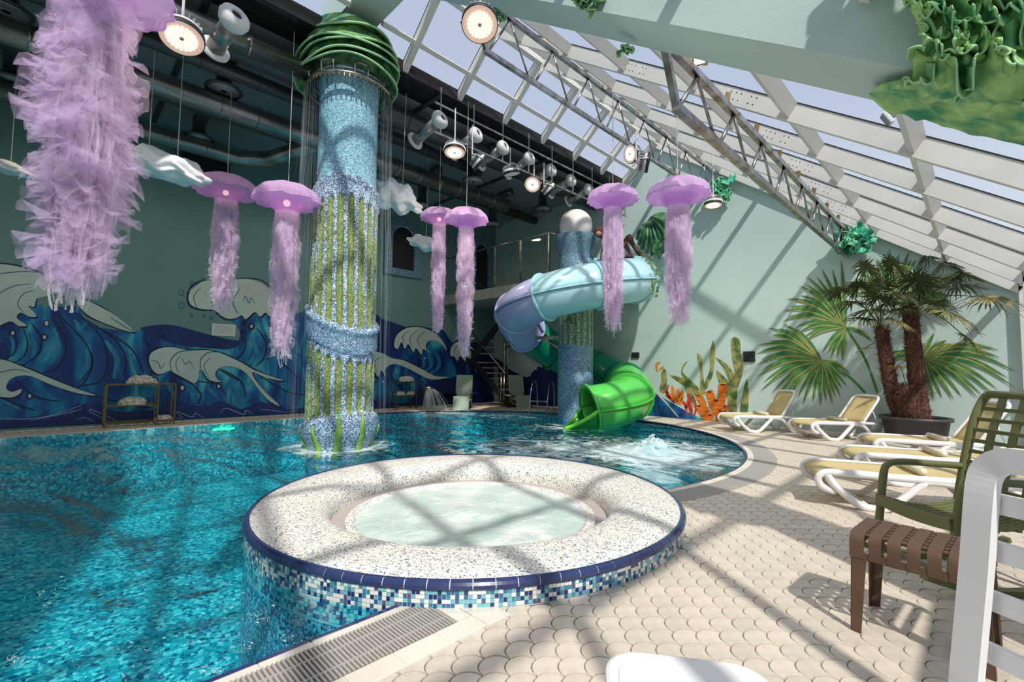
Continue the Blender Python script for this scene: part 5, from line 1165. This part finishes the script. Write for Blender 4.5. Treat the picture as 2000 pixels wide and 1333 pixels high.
for k, (c0, px, py, d, L_, m_) in enumerate([(cR, 1812, 500, 8.9, .36, 0), (cR, 1852, 505, 8.6, .34, 0), (cR, 1790, 548, 8.8, .34, 0), (cR, 1870, 560, 8.4, .36, 0), (cR, 1880, 532, 8.7, .34, 1), (cR, 1930, 582, 8.2, .40, 2), (cR, 1752, 572, 8.6, .34, 1), (cR, 1826, 590, 8.6, .30, 1), (cR, 1856, 612, 8.3, .34, 2), (cR, 1840, 548, 9.2, .34, 0), (cR, 1888, 660, 8.4, .26, 2), (cR, 1740, 516, 9.0, .30, 1),
      (cL, 1690, 524, 9.1, .32, 1), (cL, 1676, 560, 8.9, .34, 0), (cL, 1664, 592, 8.8, .34, 1), (cL, 1700, 606, 8.7, .36, 1), (cL, 1722, 560, 9.1, .36, 0), (cL, 1735, 592, 8.6, .34, 1), (cL, 1690, 622, 8.6, .30, 1), (cL, 1762, 606, 8.8, .30, 1), (cL, 1716, 582, 8.9, .36, 0), (cL, 1640, 568, 8.9, .28, 1), (cR, 1766, 540, 9.1, .34, 0), (cR, 1796, 572, 9.0, .36, 0), (cL, 1748, 626, 8.6, .26, 2), ((-1.3, 11.7, 1.75), 1690, 680, 8.9, .13, 2), ((-1.0, 11.6, 1.1), 1752, 716, 8.8, .12, 2)]):
    leaf(c0, px, py, d, L_, gl[m_], 50+k, nb=28 if L_ > .2 else 10)
# ------------------------------------------------------------------ olive rocking chair
rc = thing('rocking_chair', 'olive green resin rocking chair with a grid back', 'chair', (-.13, 4.38, 0), rz=R(225)); ol = M['olive']
for s_ in (-1, 1):
    Y = .29*s_
    P = [(.52*cos(a)*1.1, Y, .62-.60*sin(a)) for a in [R(62+56*i/14) for i in range(15)]]
    P = [(.50-1.12*i/14, Y, .022+.42*(i/14-.47)**2) for i in range(15)]
    MB().strip(P, .055, (0, 0, 1)).build('rocker', ol, rc, local=True, solid=.035, bevel=.008)
    MB().tube(smooth_path([(.34, Y, .05), (.30, Y, .35), (.26, Y*1.03, .60), (.22, Y*1.05, .665), (.12, Y*1.05, .685), (-.15, Y*1.05, .67), (-.36, Y*1.0, .66)], 4), [.026]*9+[.024]*16, 8).build('arm', ol, rc, True, local=True)
    MB().tube(smooth_path([(-.30, Y, .06), (-.26, Y, .30), (-.30, Y, .55), (-.40, Y, .95), (-.48, Y*.98, 1.14), (-.495, Y*.86, 1.19)], 4), .028, 8).build('back_post', ol, rc, True, local=True)
MB().tube([(-.495, -.25, 1.19), (-.495, .25, 1.19)], .028, 8).build('top_rail', ol, rc, True, local=True)
def bk(z, y): x = lerp([(.40, -.275), (.55, -.30), (.95, -.40), (1.14, -.48), (1.2, -.495)], z); return Vector((x, y, z))
for y in (-.145, .0, .145): MB().strip([bk(.45+.73*i/8, y) for i in range(9)], .05, (1, 0, 0)).build('back_strip', ol, rc, local=True, solid=.012)
for i in range(9): z = .47+.077*i; MB().strip([bk(z, -.28)+Vector((.004, 0, 0)), bk(z, .28)+Vector((.004, 0, 0))], .026, (1, 0, 0)).build('back_slat', ol, rc, local=True, solid=.012)
def stz(x): return .45-.10*sin(PI*min(1, max(0, (.30-x)/.58)))*.55-.03*(.30-x)
for i in range(13): y = -.264+.044*i; MB().strip([(x, y, stz(x)-.02*(1-(y/.29)**2)) for x in [.32-.60*j/9 for j in range(10)]], .030, (0, 0, 1)).build('seat_slat', ol, rc, local=True, solid=.010)
for x in (.30, .18, .04, -.10, -.24): MB().tube([(x, y_, stz(x)-.022*(1-(y_/.29)**2)-.006) for y_ in (-.29, -.15, 0, .15, .29)], .012, 6).build('seat_cross', ol, rc, local=True)
MB().strip([(.325, y_, stz(.32)-.02*(1-(y_/.29)**2)-.03) for y_ in [-.29+.58*j/8 for j in range(9)]], .07, (1, 0, 0)).build('seat_front', ol, rc, local=True, solid=.018)
for x in (.30, -.32): MB().tube([(x, -.29, .09), (x, .29, .09)], .016, 6).build('stretcher', ol, rc, local=True)
# ------------------------------------------------------------------ brown woven stool
st_ = thing('woven_stool', 'brown resin stool with a woven strap top in front of the rocking chair', 'stool', (-.242, 3.23, 0), rz=R(-4)); br = M['brown']
hx, hy, H_ = .262, .205, .50
for sx_ in (-1, 1):
    for sy in (-1, 1):
        x, y = hx*sx_, hy*sy; mb = MB()
        mb.add([(x-.0*sx_, y, 0), (x-.042*sx_, y, 0), (x-.075*sx_-.0*sx_, y, .40), (x-.012*sx_, y, .44)], [(0, 1, 2, 3)]); mb.add([(x, y, 0), (x, y-.038*sy, 0), (x-.012*sx_, y-.05*sy, .44), (x-.012*sx_, y, .44)], [(0, 1, 2, 3)])
        mb.build('leg', br, st_, local=True, solid=.007)
for sy in (-1, 1): MB().box((0, hy*sy, .392), (.50, .008, .034)).build('apron', br, st_, local=True)
for sx_ in (-1, 1): MB().box((hx*sx_*.965, 0, .42), (.008, .40, .05)).build('side_apron', br, st_, local=True)
for i in range(7):
    x = -.228+.076*i; w_ = .052 if i not in (0, 6) else .062; y0 = hy+.004
    P = smooth_path([(x, -y0, .38), (x, -y0, .44), (x, -y0+.012, .482), (x, -y0+.045, .5), (x, -.05, .503), (x, .05, .503), (x, y0-.045, .5), (x, y0-.012, .482), (x, y0, .44), (x, y0, .38)], 3)
    n_ = len(P); U = [(0, -1, 0) if i_ < 4 else ((0, -.7, .7) if i_ < 9 else ((0, 0, 1) if i_ < n_-9 else ((0, .7, .7) if i_ < n_-4 else (0, 1, 0)))) for i_ in range(n_)]
    MB().strip(P, w_, U).build('strap', br, st_, local=True, solid=.006)
for i in range(6): y = -.155+.062*i; MB().box((0, y, .494), (.50, .040, .006)).build('cross_strap', br, st_, local=True)
# ------------------------------------------------------------------ foreground white chair and small table
wd_ = 1.17; e_ = Vector((.866, -.5, 0)); tw = Vector((-.5, -.866, 0))
pts = [dp(1882, 1400, wd_+.02), dp(1888, 1320, wd_+.01), dp(1908, 1100, wd_), dp(1916, 985, wd_), dp(1926, 925, wd_), ]
base_ = pts[0]; wc = thing('white_chair', 'white slatted resin chair back filling the right foreground', 'chair', (base_.x+.2, base_.y-.1, 0))
topz = dp(1960, 893, wd_).z; c_ = pts[-1]; side = pts+[c_+e_*.035+Vector((0, 0, topz-c_.z-.006)), c_+e_*.085+Vector((0, 0, topz-c_.z))]
Wd = .46; right = [(p-(pts[3])).copy() for p in side]
def mir(p): t = (p-pts[3]).dot(e_); return p-e_*t+e_*(Wd-t)
full = smooth_path(side+[side[-1]+e_*(Wd-.30)]+[mir(p) for p in side[::-1]][0:], 4)
MB().strip(full, [.060]*len(full), tw).build('back_frame', M['plastic'], wc, solid=.026, bevel=.008)
for y in (981, 1073, 1172, 1276, 1385):
    a = dp(1935, y, wd_+.005); b = a+e_*(Wd-.07)
    x0 = a-e_*.03
    MB().strip([x0, a+e_*.1, a+e_*.25, b], .048, tw).build('back_slat', M['plastic'], wc, solid=.02, bevel=.006)
so2 = base_+Vector((0, 0, .42-base_.z))
for k in range(7): a = so2+tw*(.03+.065*k); MB().bar(a, a+e_*Wd, .05, .018, bev=.004).build('seat_slat', M['plastic'], wc)
for s_ in (0, Wd): MB().bar(so2+e_*s_, so2+e_*s_+tw*.46, .05, .04, bev=.01).build('seat_rail', M['plastic'], wc); 
for s_ in (0, Wd):
    for t in (0, .45): q = so2+e_*s_+tw*t; MB().tube([q, Vector((q.x, q.y, 0))-tw*.03*(1 if t else -1)*0], [.028, .022], 10).build('leg', M['plastic'], wc, True)
tb = thing('side_table', 'low white plastic table with rounded top at the bottom edge', 'table', (-.60, 1.33, 0), rz=R(35))
def rr_(hx_, hy_, r_, n=6):
    return [(sx_*(hx_-r_)+r_*cos(a0+PI/2*i/n), sy*(hy_-r_)+r_*sin(a0+PI/2*i/n)) for sx_, sy, a0 in ((1, 1, 0), (-1, 1, PI/2), (-1, -1, PI), (1, -1, 1.5*PI)) for i in range(n+1)]
MB().prism(rr_(.24, .17, .11), .415, .445).build('table_top', M['plastic'], tb, local=True, bevel=.012)
MB().prism(rr_(.20, .13, .09), .4452, .449).build('raised_panel', M['plastic'], tb, local=True, bevel=.003)
for sx_ in (-1, 1):
    for sy in (-1, 1): MB().tube([(.16*sx_, .10*sy, .415), (.20*sx_, .13*sy, 0)], [.026, .018], 8).build('leg', M['plastic'], tb, True, local=True)
# ------------------------------------------------------------------ brass racks with fluffy flower clouds
def fluff(x, y, z, r, lab, grp):
    random.seed(int(y*100)); mb = MB(); c = Vector((x, y, z))
    mb.grid(lambda u, v: c+Vector((.55*r*cos(2*PI*u)*sin(PI*v*.5), r*sin(2*PI*u)*sin(PI*v*.5), r*.62*cos(PI*v*.5)))*(1+.22*noise.noise(Vector((u*9, v*7, y)))), 30, 12, True)
    for k in range(46): a = random.uniform(0, 2*PI); t = random.uniform(.1, .5)*PI; mb.ball(c+Vector((.55*r*cos(a)*sin(t), r*sin(a)*sin(t), r*.62*cos(t))), r*.15, 7, 5)
    mb.build('fluffy_cloud', M['fluff'], smooth=True, top=(lab, 'ornament', grp))
def rack(y0, y1, h, mids, lab):
    o = thing('metal_rack', lab, 'rack', (-13.0, (y0+y1)/2, 0)); x0, x1 = -13.22, -12.82; ym = y0+(y1-y0)*.74
    for y in (y0, ym, y1):
        for x in (x0, x1): MB().bar((x, y, 0), (x, y, h), .03, .03).build('post', M['brass'], o)
    for z, a, b in ((h, y0, y1), (h*.5, y0, ym), (.09, y0, y1)):
        for x in (x0, x1): MB().bar((x, a, z), (x, b, z), .025, .025).build('rail', M['brass'], o)
        for y in (a, b): MB().bar((x0, y, z), (x1, y, z), .025, .025).build('rail', M['brass'], o)
        MB().add([(x0, a, z), (x1, a, z), (x1, b, z), (x0, b, z)], [(0, 1, 2, 3)]).build('glass_shelf', M['railglass'], o)
rack(.92, 2.10, .90, 1, 'dull brass shelf rack against the wave mural at left')
rack(7.75, 8.75, .86, 1, 'dark shelf rack against the mural right of the mosaic column')
g = 'cream fluffy clouds on the racks'
fluff(-13.0, 1.50, .91, .26, 'cream fluffy cloud on top of the left rack', g); fluff(-13.0, 1.38, .46, .24, 'cream fluffy cloud on the middle shelf of the left rack', g); fluff(-13.0, 1.93, .10, .15, 'cream fluffy cloud at the bottom right of the left rack', g)
fluff(-13.0, 8.2, .87, .25, 'cream fluffy cloud on top of the far rack', g); fluff(-13.0, 7.98, .44, .17, 'left one of two fluffy clouds on the far rack shelf', g); fluff(-13.0, 8.38, .44, .15, 'right one of two fluffy clouds on the far rack shelf', g)
def deckchair(px, py, ang, lab):
    p = fl(px, py); o = thing('folding_lounger', lab, 'lounger', p, 'sage loungers by the stairs', R(ang))
    MB().box((-.32, 0, .62), (.05, .55, .95), Matrix.Rotation(R(-16), 3, 'Y')).build('back_panel', M['sage'], o, local=True, bevel=.01)
    MB().box((.12, 0, .28), (.75, .55, .05)).build('seat_panel', M['sage'], o, local=True, bevel=.01)
    MB().box((.58, 0, .20), (.05, .50, .46), Matrix.Rotation(R(-18), 3, 'Y')).build('foot_panel', M['sage'], o, local=True, bevel=.01)
    for sy in (-1, 1): MB().tube([(-.3, .25*sy, 0), (.4, .25*sy, .30)], .018, 6).tube([(.4, .25*sy, 0), (-.3, .25*sy, .5)], .018, 6).build('leg', M['black'], o, local=True)
deckchair(904, 798, -45, 'sage green folding lounger left of the stairs'); deckchair(1013, 795, -30, 'sage green folding lounger right of the stair posts')
# orange lifebuoy free zone: ape sculpture and ivy on the slide
def ape():
    o = thing('ape_sculpture', 'brown ape sculpture sitting on top of the pale blue slide', 'sculpture', dp(1215, 520, 12.2)); d = 12.25
    q = lambda x, y, k=0: dp(x, y, d+k)
    mb = MB(); mb.ball(q(1200, 492), .26, 14, 10, (1, .8, 1.15)).ball(q(1196, 470), .22, 14, 10)
    mb.tube(smooth_path([q(1197, 468), q(1184, 458), q(1172, 455)], 4), [.15]*4+[.14]*5, 10); mb.ball(q(1170, 453), .15, 14, 10)
    for P, r in (([q(1186, 470), q(1177, 492, -.1), q(1176, 510, -.1)], .065), ([q(1206, 470), q(1222, 480, -.25), q(1234, 502, -.3)], .065), ([q(1206, 500), q(1228, 463, -.2), q(1234, 474, -.2), q(1252, 500, -.25), q(1266, 506, -.25)], .075), ([q(1200, 506), q(1214, 500, -.3), q(1236, 505, -.35)], .075)):
        P = smooth_path(P, 5); mb.tube(P, [r*(1-.35*i/len(P)) for i in range(len(P))], 9); mb.ball(P[-1], r*.8, 8, 6)
    for t in (-.04, 0, .04): mb.tube([q(1266, 506, -.25), q(1271+t*60, 508+t*80, -.3)], .018, 6)
    b = mb.build('body', M['fur'], o, True); r_ = b.modifiers.new('r', 'REMESH'); r_.mode = 'VOXEL'; r_.voxel_size = .022; r_.use_smooth_shade = True
    MB().ball(q(1169, 457, -.12), .08, 10, 8, (1, 1, .9)).build('muzzle', M['skin_ape'], o, True)
    for x in (1166, 1172): MB().ball(q(x, 451, -.145), .016, 8, 6).build('eye', M['black'], o, True)
ape()
iv = thing('ivy_garland', 'ivy garland trailing over the pale blue slide under the ape', 'plant', dp(1250, 530, 11.8)); random.seed(4)
vine = smooth_path([dp(x, y, 11.42) for x, y in [(1226, 512), (1240, 522), (1258, 530), (1268, 540), (1276, 556), (1278, 572)]], 6); vine2 = smooth_path([dp(x, y, 11.55) for x, y in [(1262, 506), (1276, 520), (1284, 540)]], 6)
for V_ in (vine, vine2): MB().tube(V_, .008, 5).build('stem', M['ivy'], iv)
lp = [(0, 0), (.35, .18), (.5, .55), (.22, .55), (0, 1), (-.22, .55), (-.5, .55), (-.35, .18)]
for k in range(90):
    V_ = vine if k % 3 else vine2; p = random.choice(V_)+Vector([random.uniform(-.09, .09) for _ in range(3)]); s_ = random.uniform(.06, .10)
    MM = Matrix.Rotation(random.uniform(-.9, .9), 3, 'X') @ Matrix.Rotation(random.uniform(.2, 1.4), 3, 'Z') @ Matrix.Rotation(random.uniform(0, 6), 3, 'Y')
    MB().add([p+MM @ Vector((x*s_, 0, -z*s_)) for x, z in lp], [tuple(range(8))]).build('leaf', M['ivy'], iv)
# water spout by the far left edge and underwater light
ws = thing('water_spout', 'small shining water spout spraying into the pool below the far rack', 'fountain', fl(840, 802)); p = fl(836, 800)
MB().lathe([(.10, 0), (.08, .35), (.16, .62), (.20, .70), (.0, .74)], p, 18).build('steel_head', M['steel'], ws, True)
mb = MB(); random.seed(9)
for k in range(60):
    a = random.uniform(-.9, 1.4); v0 = random.uniform(.2, .8); dd = Vector((cos(a), sin(a)*-1, 0)); P = [p+dd*(v0*t)+Vector((0, 0, .66+.15*t-.95*t*t)) for t in (0, .25, .5, .75, 1)]; mb.tube(P, [.004, .006, .006, .005, .003], 3, False)
mb.build('spray', veil('spray_white', S(230, 238, 240), .4), ws, kind='stuff')
MB().box(on(437, 838.5, 0, -12.30)+Vector((.02, 0, -.0)), (.03, .42, .035)).build('underwater_light', mat('green_light', (.1, 1, .35, 1), .4, em=4), bevel=.01, top=('green glowing light strip at the left pool edge', 'light'))
